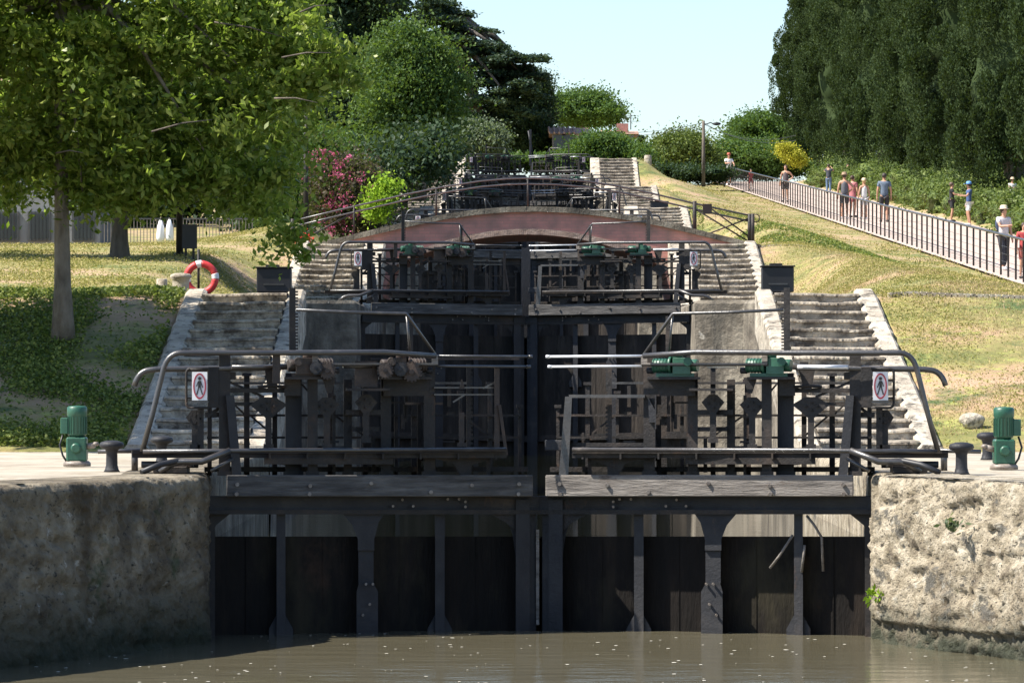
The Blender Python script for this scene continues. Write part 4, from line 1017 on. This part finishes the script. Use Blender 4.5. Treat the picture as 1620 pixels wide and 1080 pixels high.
ol = [o for o in COL.objects if o.name.startswith('oleander')][-1]
v, f, cc = leafcloud([(P(520, 285, 117).x, 117, P(520, 285, 117).z, .6, 1.4, .8), (P(560, 300, 117).x, 117, P(560, 300, 117).z, .65, 1.6, .9), (P(545, 345, 117).x, 117, P(545, 345, 117).z, .7, 1.5, .4)], 3000, .05, 35, 1.1, cl=80, sig=.10, shell=.1)
np_mesh('flowers', v, f, M['pink'], ol)
tree('lime_bush', 'yellow-green leafy bush just left of the brick bridge', 'shrub', 600, 345, 112, [(604, 314, 9, 12, .4), (596, 334, 10, 10, .4), (612, 296, 5, 8, .3)], M['leaf_lime'], 6000, .06, 36, sig=.15, cl=120)
tree('leafy_shrub', 'light green broad shrub behind the dark lamp post left of the oleander', 'shrub', 505, 300, 122, [(505, 245, 30, 35, 1.5), (490, 290, 40, 40, 1.5), (450, 330, 40, 30, 1.5)], M['leaf_mid'], 50000, .06, 37, core=.7, sig=.25, cl=300)
tree('geranium_pot', 'red flowering geraniums at the left end of the brick bridge', 'flowers', 478, 386, 92, [(478, 378, 12, 7, .25)], M['redf'], 500, .05, 38, sig=.06, cl=30)
# background belt of dark trees left
for i, (px, top, wd, D) in enumerate([(60, 120, 130, 190), (230, 60, 140, 200), (380, 20, 120, 185), (480, 140, 80, 175), (-120, 100, 150, 190)]):
    tree('background_tree', 'dark background tree of the left belt, standing %s' % ['behind the grey building', 'behind the second trunk from the left', 'behind the lamp posts', 'behind the oleander', 'beyond the left edge of the bank'][i], 'tree', px, 380, D,
         [(px, top + 60, wd, 90, 5), (px - 40, top + 150, wd, 90, 5), (px + 40, top + 220, wd, 60, 4)], M['leaf_dark'] if i % 2 else M['leaf_mid'], 60000, .13, 50 + i, trunk=(.35, [(px, 390), (px, 250)]), core=.85, sig=.55, cl=600, limbs=2, group='dark trees behind the left bank')

# right: row of cypresses
def cypress_mesh(seed, H=17, R=1.75):
    rg = np.random.default_rng(seed); n = 190000; K = 380
    prof = lambda t: np.interp(t, [0, .05, .16, .5, .8, .95, 1], [.55, .8, .98, 1, .7, .3, .05]) * R
    pz = 1.3 + rg.random(K) ** .95 * (H - 1.5); pt = rg.random(K) * 6.283
    lean = .22 * np.sin(pz * .5 + seed)
    pr = prof(pz / H) * (.58 + .50 * rg.random(K) + .14 * np.sin(3 * pt + pz * .6 + seed))
    pc = np.stack([pr * np.cos(pt) + lean, pr * np.sin(pt), pz], 1); ps = .22 + .55 * rg.random(K) ** 1.6
    ci = rg.integers(0, K, n); d = rg.normal(size=(n, 3)); d /= np.linalg.norm(d, axis=1)[:, None]
    out = pc[ci].copy(); out[:, 2] = 0; out /= np.linalg.norm(out, axis=1)[:, None] + 1e-6
    d = d + out * .5; d /= np.linalg.norm(d, axis=1)[:, None]
    p = pc[ci] + d * (ps[ci] * (.75 + .3 * rg.random(n)))[:, None] * np.array([1, 1, 1.75])
    a = d * .5 + rg.normal(size=(n, 3)) * .35; a[:, 2] += .9; a /= np.linalg.norm(a, axis=1)[:, None]
    b = np.cross(a, rg.normal(size=(n, 3))); b /= np.linalg.norm(b, axis=1)[:, None]
    s = (.03 + .035 * rg.random(n))[:, None]
    v = np.empty((n, 4, 3)); v[:, 0] = p - a * s * 1.1; v[:, 1] = p + b * s * .6; v[:, 2] = p + a * s * 1.5; v[:, 3] = p - b * s * .6
    v = v.reshape(-1, 3); f = np.arange(4 * n).reshape(n, 4)
    zz = np.linspace(1.8, H * .95, 40); K = 28; cv = []; cf = []
    for q in zz:
        pr_ = float(prof(q / H)) * .66
        for k in range(K):
            tt = 2 * math.pi * k / K; rr = pr_ * (1 + .3 * noise.noise(Vector((math.cos(tt) * 1.5, math.sin(tt) * 1.5, q * .9 + seed))))
            cv.append((rr * math.cos(tt) + .22 * math.sin(q * .5 + seed), rr * math.sin(tt), q))
    for i in range(len(zz) - 1):
        for k in range(K): cf.append((i * K + k, i * K + (k + 1) % K, (i + 1) * K + (k + 1) % K, (i + 1) * K + k))
    f = np.vstack([f, np.array(cf) + len(v)]); v = np.vstack([v, np.array(cv)])
    return v, f
def cypress_proto(seed, loc, H, R, label):
    root = thing('cypress_tree', label, 'tree', loc, 'row of tall cypresses above the path')
    v, f = cypress_mesh(seed, H, R)
    np_mesh('crown', v + np.array(loc), f, M['leaf_cyp'], root)
    rr = random.Random(seed)
    for k in range(5):
        m = MB(); a = k * 1.26; l = Vector(loc); o = Vector((.16 * math.cos(a), .16 * math.sin(a), 0))
        m.tube([l + o * 1.1 + Vector((0, 0, -.5)), l + o * 1.6 + Vector((0, 0, 1.5)), l + o * 3 + Vector((0, 0, 4.5))], [.2, .15, .09], 8); m.build('trunk', M['bark'], root)
    return root
spots = [(1290, 262, 'leftmost cypress of the row against the sky, at the top of the path'), (1345, 238, 'second cypress from the left above the path'), (1400, 216, 'third cypress from the left, behind the group of walkers'),
         (1462, 196, 'fourth cypress from the left above the path'), (1530, 178, 'fifth cypress from the left, above the two boys'), (1605, 160, 'sixth cypress from the left near the right edge'), (1690, 146, 'cypress at the right edge with its crown cut off by the frame'),
         (1318, 285, 'cypress of the back row showing between first and second'), (1430, 240, 'cypress of the back row between third and fourth'), (1500, 214, 'cypress of the back row between fourth and fifth'), (1575, 190, 'cypress of the back row between fifth and sixth')]
protos = []
for i, (px, D, lb) in enumerate(spots):
    D *= 1.1; x = (px - HX) * D / F; z = ground_z(x, D, False) + (.2 if i < 7 else .8)
    if i < 3:
        protos.append(cypress_proto(70 + i, (x, D, z), 16 + i, [1.8, 2.2, 2.0][i], lb)); protos[-1].scale = (1.15, 1.15, 1)
    else:
        c = copy_tree(protos[i % 3]); c.location = (x, D, z); c['label'] = lb; c.rotation_euler.z = i * 1.3; k = random.uniform(1.0, 1.25); c.scale = (k, k, random.uniform(.92, 1.1))
# shrubs along the far edge of the path
hedge = []
for i, D in enumerate(np.arange(118, 262, 6.0)):
    x = 18.9 + random.uniform(-.2, .5); z = ground_z(x, D, False); hedge.append((x, D, z + .15, 1.3, 3.6, random.uniform(.75, 1.25)))
    hedge.append((x + 2.2, D + 3, z + .7, 1.6, 3.6, random.uniform(.9, 1.3)))
root = thing('shrub_border', 'long bushy green shrub border between the path and the cypresses', 'shrubs', (19, 180, FZ(180)))
crown('foliage', root, M['leaf_shrub'], hedge, 180000, .07, 90, .85, sig=.22, cl=3500, shell=.25)

# ------------------------------------------------------------------ grass tufts and ground cover
def scatter(name, mat, n, xr, dr, seed, hgt, wid, wt=None, label=None, leafy=False):
    rg = np.random.default_rng(seed); P_ = []
    while len(P_) < n:
        D = dr[0] * (dr[1] / dr[0]) ** rg.random(); x = rg.uniform(*xr)
        if abs(x - cx(D)) < HW(D) + .02 or 12.7 < x < 17.9: continue
        if abs(x * F / D) > 1000: continue
        if wt and rg.random() > wt(x, D): continue
        P_.append((x, D, ground_z(x, D)))
    p = np.array(P_); s = (hgt * (.5 + rg.random(n)))[:, None]
    if leafy:
        a = rg.normal(size=(n, 3)); a[:, 2] = abs(a[:, 2]) * .5; a /= np.linalg.norm(a, axis=1)[:, None]; p[:, 2] += rg.random(n) ** 1.5 * hgt * 4
        b = np.cross(a, rg.normal(size=(n, 3))); b /= np.linalg.norm(b, axis=1)[:, None]
        v = np.empty((n, 4, 3)); v[:, 0] = p - a * s * .7; v[:, 1] = p + b * s * .5; v[:, 2] = p + a * s * .8; v[:, 3] = p - b * s * .5
    else:
        t = rg.random(n) * 6.283; b = np.stack([np.cos(t), np.sin(t), 0 * t], 1) * (wid * (.5 + rg.random(n)))[:, None]
        ln = rg.normal(size=(n, 3)) * .4; ln[:, 2] = 1
        v = np.empty((n, 4, 3)); v[:, 0] = p - b; v[:, 1] = p + b; v[:, 2] = p + b * .3 + ln * s; v[:, 3] = p - b * .3 + ln * s
    o = np_mesh(name, v.reshape(-1, 3), np.arange(4 * n).reshape(n, 4), mat, origin=(0, 0, 0)); tagp(o, label, 'grass', kind='stuff')
pat = lambda x, D: .10 + 1.6 * max(0, noise.noise(Vector((x * .7, D * .28, 1))) + .15)
straw = lambda x, D: 1 if noise.noise(Vector((x * .45, D * .2, 5))) > -.15 else .2
scatter('grass', M['grassblade'], 130000, (4.6, 24), (48.3, 110), 101, .016, .011, pat, 'dry yellow-green grass on the right slope', True)
scatter('grass', M['strawblade'], 110000, (4.6, 14), (49, 95), 107, .022, .004, straw, 'straw-coloured cut grass lying on the right slope')
scatter('grass', M['grassblade'], 60000, (5.3, 30), (110, 260), 102, .03, .03, pat, 'dry grass on the upper right slope', True)
scatter('grass', M['grassblade'], 100000, (-17, -4.2), (57.5, 114), 103, .02, .018, pat, 'yellow-green grass under the left trees', True)
scatter('ground_cover', M['leaf_cover'], 52000, (-10, -4.2), (48.2, 58.5), 104, .03, .04, lambda x, D: .04 + 1.8 * max(0, noise.noise(Vector((x * .9, D * .55, 2))) + .22), 'small-leaved ivy ground cover on the steep left bank', True)
scatter('ground_cover', M['leaf_cover'], 26000, (5.3, 9.5), (97, 150), 105, .035, .04, lambda x, D: 1 if noise.noise(Vector((x * .5, D * .16, 7))) > .12 else .03, 'leafy yellow-green ground cover beyond the bridge on the right', True)
for (px, py, D, lb) in [(1386, 940, 36.9, 'small green weed growing from the right gate recess just above the water'), (1505, 830, 35.4, 'tuft of dry weed in a crack high on the right quay wall')]:
    c = P(px, py, D); v, f, cc = leafcloud([(c.x, c.y, c.z, .05, .04, .05)], 60, .028, px, 2.2, cl=6, sig=.03)
    tagp(np_mesh('weed', v, f, M['leaf_lime'] if px < 1400 else M['leaf_olive'], origin=c), lb, 'weed')
# foam flecks on the brown water
rg = random.Random(9); m = MB()
for i in range(210):
    D = rg.uniform(29.5, 38.3); x = rg.uniform(-2.4, 3.0) if D > 36 else rg.uniform(-4, 4.2)
    r = rg.uniform(.003, .012) * (1.6 if rg.random() < .1 else 1); k = 7; c = [(x + r * 1.7 * math.cos(t) * rg.uniform(.6, 1.2), D + r * 2.4 * math.sin(t) * rg.uniform(.6, 1.2), -2.334) for t in np.linspace(0, 6.283, k, endpoint=False)]
    m.add(c, [tuple(range(k))])
o = m.build('foam', M['foam'], fixn=False); tagp(o, 'small flecks of pale foam floating on the brown water', 'foam', kind='stuff')

# ------------------------------------------------------------------ poles, house, building
def pole(name, px, yt, yb, D, r, label, cat='post', mat='iron'):
    b = P(px, yb, D); t = P(px, yt, D)
    root = thing(name, label, cat, b)
    m = MB(); m.tube([b - Vector((0, 0, .3)), t], [r, r * .7], 12); m.build('pole', M[mat], root)
    return root, b, t
root, b, t = pole('lamp_post', 284, 80, 436, 84, .075, 'thick dark brown lamp post behind the stone bollards', 'lamp post')
m = MB(); m.lathe([(.12, 0), (.12, .4), (.09, .45)], b, 12); m.build('base', M['iron'], root)
m = MB(); m.tube([t, t + Vector((.2, 0, .2)), t + Vector((.7, 0, .25))], .03, 8); m.build('arm', M['iron'], root)
m = MB(); m.box(t + Vector((.8, 0, .25)), (.4, .16, .08)); m.build('lamp_head', M['iron'], root)
root, b, t = pole('lamp_post', 484, 150, 372, 106, .07, 'slim dark lamp post left of the oleander bush', 'lamp post')
m = MB(); m.box(t + Vector((0, 0, .1)), (.25, .25, .3)); m.build('lamp_head', M['iron'], root)
# notice board
root = thing('notice_board', 'dark notice board on two legs right of the thick lamp post', 'notice board', P(300, 418, 82))
m = MB(); m.box(P(300, 374, 82), (.28, .06, .46)); m.build('board', M['black'], root)
for x in (294, 306):
    m = MB(); m.bar(P(x, 421, 82), P(x, 390, 82), .04, .04); m.build('leg', M['iron'], root)
# utility pole
D = 238; b = P(1113, 284, D); t = P(1113, 191, D)
root = thing('utility_pole', 'concrete utility pole with lamp arm and wires at the top of the grass', 'utility pole', b)
m = MB(); m.tube([b - Vector((0, 0, .4)), t], [.11, .08], 10); m.build('pole', M['bark2'], root)
m = MB(); m.tube([t + Vector((0, 0, -.25)), t + Vector((.4, 0, -.1)), P(1128, 196, D)], .03, 6); m.build('arm', M['iron2'], root)
m = MB(); m.blob(P(1134, 196, D), (.24, .15, .09), 1, .05, 2); m.build('lamp_head', M['iron2'], root)
for (y0, x1, y1) in [(194, 880, 200), (198, 880, 206), (196, 1260, 214), (194, 1260, 222)]:
    m = MB(); a = P(1113, y0, D); e = P(x1, y1, D + (40 if x1 < 1000 else -20)); pts = [a.lerp(e, k / 10) + Vector((0, 0, -.5 * 4 * (k / 10) * (1 - k / 10))) for k in range(11)]
    m.tube(pts, .014, 4); m.build('wire', M['iron2'], root)
# house with tiled roof
def house():
    D = 262; b = P(935, 250, D); root = thing('tiled_house', 'pale house with red tiled roofs half hidden behind shrubs', 'house', (b.x, D, b.z))
    def blk(x0, x1, ye, yr, nm, d0=0, dep=6):
        a = P(x0, ye, D + d0); c = P(x1, ye, D + d0); zb = b.z - .5; ze = a.z; zr = P(x0, yr, D + d0).z
        m = MB(); m.hexa([(a.x, a.y, zb), (c.x, a.y, zb), (c.x, a.y + dep, zb), (a.x, a.y + dep, zb), (a.x, a.y, ze), (c.x, a.y, ze), (c.x, a.y + dep, ze), (a.x, a.y + dep, ze)]); m.build('wall', M['plaster'], root)
        m = MB(); o = .3
        v = [(a.x - o, a.y - o, ze), (c.x + o, a.y - o, ze), (c.x + o, a.y + dep + o, ze), (a.x - o, a.y + dep + o, ze), (a.x - o, a.y + dep * .5, zr), (c.x + o, a.y + dep * .5, zr)]
        m.add(v, [(0, 1, 5, 4), (2, 3, 4, 5), (0, 4, 3), (1, 2, 5), (0, 3, 2, 1)])
        k = int((c.x - a.x) / .3)
        for i in range(k):
            x = a.x - o + i * .3; m.tube([(x, a.y - o, ze + .04), (x, a.y + dep * .5, zr + .04)], .07, 5)
        return m.build('roof', M['roof'], root)
    rf = blk(877, 925, 212, 198, 'a'); blk(960, 1003, 212, 205, 'b', 4, 4)
    for (x, y) in [(884, 226), (900, 226)]:
        fr = MB(); c = P(x, y, D - .05); fr.box(c, (.8, .08, 1.1)); w_ = fr.build('window', M['timber'], root)
        g = MB(); g.box(c + Vector((0, -.05, 0)), (.6, .04, .9)); g.build('pane', M['glass'], w_)
    m = MB(); c = P(998, 205, D + 5); m.tube([c, P(998, 180, D + 5)], .03, 5)
    for y, wd in ((183, .35), (187, .45), (192, .6)): e = P(998, y, D + 5); m.tube([e - Vector((wd, 0, 0)), e + Vector((wd, 0, 0))], .015, 4)
    m.build('antenna', M['iron2'], root)
    m = MB(); c = P(985, 206, D + 5); m.box(c, (.7, .5, .8)); m.build('chimney', M['brick'], root)
house()
def building():
    D = 118; x0 = P(-60, 0, D).x; x1 = P(158, 0, D).x; z0 = P(0, 392, D).z; z1 = P(0, 290, D).z + 2.2
    root = thing('grey_building', 'grey rendered building behind the left trees with barred openings', 'building', ((x0 + x1) / 2, D, z0))
    m = MB(); m.hexa([(x0, D, z0 - .5), (x1, D, z0 - .5), (x1, D + 7, z0 - .5), (x0, D + 7, z0 - .5), (x0, D, z1), (x1, D, z1), (x1, D + 7, z1), (x0, D + 7, z1)]); m.build('wall', M['greywall'], root)
    m = MB(); m.hexa([(x0 - .3, D - .3, z1), (x1 + .3, D - .3, z1), (x1 + .3, D + 7.3, z1), (x0 - .3, D + 7.3, z1), (x0 + 1, D + 3, z1 + 1.2), (x1 - 1, D + 3, z1 + 1.2), (x1 - 1, D + 4, z1 + 1.2), (x0 + 1, D + 4, z1 + 1.2)]); m.build('roof', M['roof'], root)
    for px in (12, 62, 132):
        c = P(px, 358, D); m = MB(); m.box(c + Vector((0, -.02, 0)), (.62, .1, .8)); w_ = m.build('window', M['rail'], root)
        g = MB(); g.box(c + Vector((0, -.08, 0)), (.5, .04, .68)); g.build('pane', M['glass'], w_)
        g = MB()
        for k in range(5): g.box(c + Vector((-.2 + .1 * k, -.12, 0)), (.014, .014, .8))
        g.build('bars', M['iron2'], w_)
    root = thing('iron_railing', 'low grey iron railing between the grey building and the lamp post', 'railing', P(240, 388, 114))
    m = MB()
    for k in range(46):
        px = 165 + k * 5.2; m.bar(P(px, 388, 114), P(px, 345, 114), .02, .02)
    m.build('bars', M['concrete'], root)
    for y in (346, 384):
        m = MB(); m.bar(P(163, y, 114), P(402, y, 114), .035, .035); m.build('rail', M['rail'], root)
building()
for i, (px, lb) in enumerate([(254, 'left one of two folded white parasols behind the thick lamp post'), (268, 'right one of two folded white parasols beside the thick lamp post')]):
    D = 110; b = P(px, 388, D); root = thing('folded_parasol', lb, 'parasol', b, 'folded white parasols')
    m = MB(); m.tube([b, P(px, 344, D)], .02, 6); m.build('pole', M['iron'], root)
    m = MB(); h = (388 - 347) * D / F; m.lathe([(.08, .08), (.11, .2), (.09, h * .7), (.03, h)], b, 10); m.build('canopy', M['white'], root)

# ------------------------------------------------------------------ people
def skinned(name, J, E, mat, parent, org, sub=1, root_i=0):
    keys = list(J); idx = {k: i for i, k in enumerate(keys)}
    me = bpy.data.meshes.new(name); me.from_pydata([J[k][0] for k in keys], [(idx[a], idx[b]) for a, b in E], []); me.update()
    o = bpy.data.objects.new(name, me); COL.objects.link(o)
    md = o.modifiers.new('skin', 'SKIN'); md.use_smooth_shade = True
    for i, k in enumerate(keys):
        r = J[k][1]; r = r if isinstance(r, tuple) else (r, r)
        me.skin_vertices[0].data[i].radius = r; me.skin_vertices[0].data[i].use_root = (i == root_i)
    s_ = o.modifiers.new('sub', 'SUBSURF'); s_.levels = sub; s_.render_levels = sub
    dg = bpy.context.evaluated_depsgraph_get(); ev = o.evaluated_get(dg); nm = bpy.data.meshes.new_from_object(ev)
    o.modifiers.clear(); o.data = nm; nm.materials.clear(); nm.materials.append(mat); nm.polygons.foreach_set('use_smooth', [True] * len(nm.polygons))
    o.parent = parent
    return o
ARM = {'down': ((.24, .02, 1.14), (.25, -.05, .90)), 'hip': ((.36, .06, 1.20), (.17, -.06, 1.03)), 'fwd': ((.22, -.14, 1.2), (.12, -.36, 1.22)),
       'up': ((.30, -.1, 1.35), (.14, -.2, 1.55)), 'rail': ((.26, -.14, 1.18), (.22, -.34, 1.08))}
def person(px, yf, hpx, face, label, top, bottom, armL='down', armR='down', hat=None, hair=(.05, .03, .02), dress=False, stride=.0, bare=True, D=None, pack=None, sleeve='short', longp=False):
    if D is None:
        best = None
        for q in np.arange(100, 262, .5):
            x = (px - HX) * q / F; y = HY - ground_z(x, q, False) * F / q
            if x > 13.25 and (best is None or abs(y - yf) < best[0]): best = (abs(y - yf), q)
        D = best[1]
    x = (px - HX) * D / F; z = (FZ(D) + .02) if 12.9 < x < 17.8 else ground_z(x, D, False)
    if D < 100: pass
    H = hpx * D / F; H = max(1.15, min(1.92, H)); k = H / 1.75
    root = thing('person', label, 'person', (x, D, z)); root.rotation_euler.z = face
    sc = lambda p: (p[0] * k, p[1] * k, p[2] * k)
    st = stride
    J = {'pelvis': ((0, 0, .96), (.135, .10)), 'waist': ((0, 0, 1.10), (.12, .09)), 'chest': ((0, .01, 1.30), (.15, .11)), 'uchest': ((0, .01, 1.42), (.12, .09)), 'neck': ((0, .0, 1.50), .052), 'head0': ((0, -.015, 1.57), (.07, .075)), 'head1': ((0, -.01, 1.655), (.078, .095)), 'head2': ((0, 0, 1.72), (.055, .065)), 'nose': ((0, -.115, 1.63), .012)}
    E = [('pelvis', 'waist'), ('waist', 'chest'), ('chest', 'uchest'), ('uchest', 'neck'), ('neck', 'head0'), ('head0', 'head1'), ('head1', 'head2'), ('head1', 'nose')]
    for s, ap in ((-1, armL), (1, armR)):
        n = 'l' if s < 0 else 'r'; e, wr = ARM[ap]
        J[n + 'sh'] = ((s * .175, .01, 1.42), .058); J[n + 'el'] = ((s * e[0], e[1], e[2]), .042); J[n + 'wr'] = ((s * wr[0], wr[1], wr[2]), .028)
        E += [('uchest', n + 'sh'), (n + 'sh', n + 'el'), (n + 'el', n + 'wr')]
        d = (Vector(wr) - Vector(e)).normalized(); d.x *= s; wv = Vector((s * wr[0], wr[1], wr[2])); pm = wv + d * .07
        J[n + 'pm'] = (tuple(pm), (.034, .018)); E.append((n + 'wr', n + 'pm'))
        sd_ = d.cross(Vector((1, 0, 0))); sd_ = sd_.normalized() if sd_.length > .1 else Vector((0, 1, 0))
        for q, (o_, ln) in enumerate(((-.028, .07), (-.010, .08), (.009, .075), (.027, .06))):
            J[n + 'f%d' % q] = (tuple(pm + d * ln + sd_ * o_ + Vector((-s * .015, 0, 0))), .008); E.append((n + 'pm', n + 'f%d' % q))
        J[n + 'th'] = (tuple(wv + d * .05 + sd_ * -.055), .009); E.append((n + 'wr', n + 'th'))
        f = s * st
        J[n + 'hp'] = ((s * .095, 0, .90), .085); J[n + 'kn'] = ((s * .10, -.04 + f * .5, .50), .058); J[n + 'cf'] = ((s * .10, .0 + f * .7, .34), .055); J[n + 'an'] = ((s * .10, .03 + f, .085), .034); J[n + 'to'] = ((s * .12, -.13 + f, .035), (.04, .03))
        E += [('pelvis', n + 'hp'), (n + 'hp', n + 'kn'), (n + 'kn', n + 'cf'), (n + 'cf', n + 'an'), (n + 'an', n + 'to')]
    S = lambda J_: {q: (sc(p), tuple(a * k for a in r) if isinstance(r, tuple) else r * k) for q, (p, r) in J_.items()}
    skinned('body', S(J), E, M['skin'], root, None)
    tm = solid('cloth_top', top); bm_ = solid('cloth_bottom', bottom)
    g = .018
    T = {'a': ((0, 0, .85 if not dress else .62), (.2 if not dress else .24, .135 if not dress else .2)), 'b': ((0, 0, 1.10), (.15, .115)), 'c': ((0, .01, 1.30), (.168, .128)), 'd': ((0, .01, 1.43), (.13, .105)), 'e': ((0, .01, 1.475), (.075, .07))}
    TE = [('a', 'b'), ('b', 'c'), ('c', 'd'), ('d', 'e')]
    if sleeve != 'none':
        for s, ap in ((-1, armL), (1, armR)):
            n = 'l' if s < 0 else 'r'; e, wr = ARM[ap]; sh = Vector((s * .175, .01, 1.42)); el = Vector((s * e[0], e[1], e[2])); q = sh.lerp(el, .62 if sleeve == 'short' else 1.0)
            T[n + '1'] = (tuple(sh), .078); T[n + '2'] = (tuple(q), .064); TE += [('d', n + '1'), (n + '1', n + '2')]
            if sleeve == 'long': T[n + '3'] = ((s * wr[0], wr[1], wr[2]), .04); TE.append((n + '2', n + '3'))
    skinned('dress' if dress else 'shirt', S(T), TE, tm, root, None)
    if not dress:
        Bt = {'p': ((0, 0, 1.03), (.172, .122))}; BE = []
        for s in (-1, 1):
            n = 'l' if s < 0 else 'r'; f = s * st
            Bt[n + '1'] = ((s * .095, 0, .88), .105); Bt[n + '2'] = ((s * .10, -.035 + f * .45, .56), .085); BE += [('p', n + '1'), (n + '1', n + '2')]
            if longp: Bt[n + '3'] = ((s * .10, .02 + f * .9, .12), .058); BE.append((n + '2', n + '3'))
        skinned('trousers' if longp else 'shorts', S(Bt), BE, bm_, root, None)
    for s in (-1, 1):
        f = s * st; m = MB(); c = sc((s * .115, -.05 + f, .045)); m.blob(c, (.052 * k, .135 * k, .05 * k), 2, .05, 2); o = m.build('shoe', M['white'] if s and hat else M['black'], None, origin=(0, 0, 0)); o.parent = root
    def local(m, name, mat):
        o = m.build(name, mat, None, origin=(0, 0, 0)); o.parent = root
    m = MB(); m.blob(sc((0, .02, 1.675)), (.088 * k, .108 * k, .095 * k), 5, .1, 3)
    local(m, 'hair', solid('hair', hair, .6))
    if hat:
        m = MB(); m.lathe([(.15 * k if hat[3] else .1 * k, -.005), (.155 * k if hat[3] else .102 * k, .0), (.1 * k, .012), (.1 * k, .07 * k), (.07 * k, .105 * k), (.01, .112 * k)], sc((0, .0, 1.70)), 16, 1, 1.12)
        if not hat[3]: m.box(sc((0, -.15, 1.705)), (.13 * k, .12 * k, .012 * k))
        local(m, 'hat', solid('hat', hat[:3]))
    if pack:
        m = MB(); m.blob(sc((0, .19, 1.27)), (.14 * k, .09 * k, .21 * k), 3, .08, 3); local(m, 'backpack', solid('pack', pack))
    return root
PI = math.pi
person(1153, 283, 50, 0.2, 'person in a white shirt and red cap leaning at the top end of the railing', (.75, .73, .7), (.06, .06, .07), 'fwd', 'rail', hat=(.5, .12, .08, 0), D=258)
person(1188, 303, 34, .3, 'small person in red standing behind the railing near its far end', (.5, .06, .07), (.45, .08, .08), D=240)
person(1243, 322, 58, -.3, 'person in a dark sleeveless top, hand on hip, at the railing', (.10, .075, .08), (.09, .07, .07), 'down', 'hip', hair=(.12, .06, .04), sleeve='none')
person(1311, 302, 46, PI * .9, 'person in blue jeans and a dark top holding something up to the face', (.05, .055, .07), (.12, .19, .3), 'up', 'up', longp=True, D=232)
person(1341, 290, 36, .4, 'dark-haired person in dark clothes half hidden behind the group on the path', (.04, .04, .045), (.05, .05, .06), 'up', 'down', D=240)
person(1336, 347, 72, PI, 'person in a brown hat and grey top, elbow out, left in the group of four', (.12, .12, .14), (.05, .05, .06), 'hip', 'down', hat=(.3, .2, .13, 1), sleeve='none')
person(1349, 345, 66, PI * .8, 'person in a long dull red dress, second in the group of four', (.38, .13, .14), (.3, .1, .1), dress=True, hair=(.06, .03, .02))
person(1367, 347, 63, PI * 1.1, 'person with a pale cap, white sleeveless top and light shorts in the group of four', (.75, .74, .72), (.4, .4, .42), hat=(.6, .5, .33, 0), sleeve='none', hair=(.4, .28, .13))
person(1399, 352, 80, PI, 'large person seen from behind in a blue-grey t-shirt and black shorts', (.13, .17, .23), (.025, .025, .03), hair=(.04, .03, .025))
person(1506, 347, 62, PI * .45, 'person in a black t-shirt and black shorts facing the blue-capped person', (.025, .025, .03), (.03, .03, .035), 'fwd', 'down', hair=(.1, .06, .04), D=171)
person(1533, 352, 68, -PI * .45, 'person in a blue cap, blue shirt and white shorts gesturing with one arm', (.05, .09, .22), (.72, .72, .72), 'down', 'fwd', hat=(.15, .35, .75, 0), D=165)
person(1588, 412, 100, .5, 'person in a straw hat and pale shirt with dark trousers walking at the right edge', (.6, .55, .56), (.04, .04, .05), 'fwd', 'down', hat=(.6, .5, .36, 1), longp=True, stride=.12, D=118, pack=(.06, .08, .16))
person(1620, 425, 88, .2, 'person in a red top cut off by the right edge of the picture', (.45, .06, .06), (.35, .1, .08), D=112)
person(1602, 338, 52, .2, 'person in a white shirt and straw hat behind the shrubs near the right edge', (.75, .73, .7), (.3, .3, .3), 'fwd', 'down', hat=(.55, .42, .28, 1), D=170)
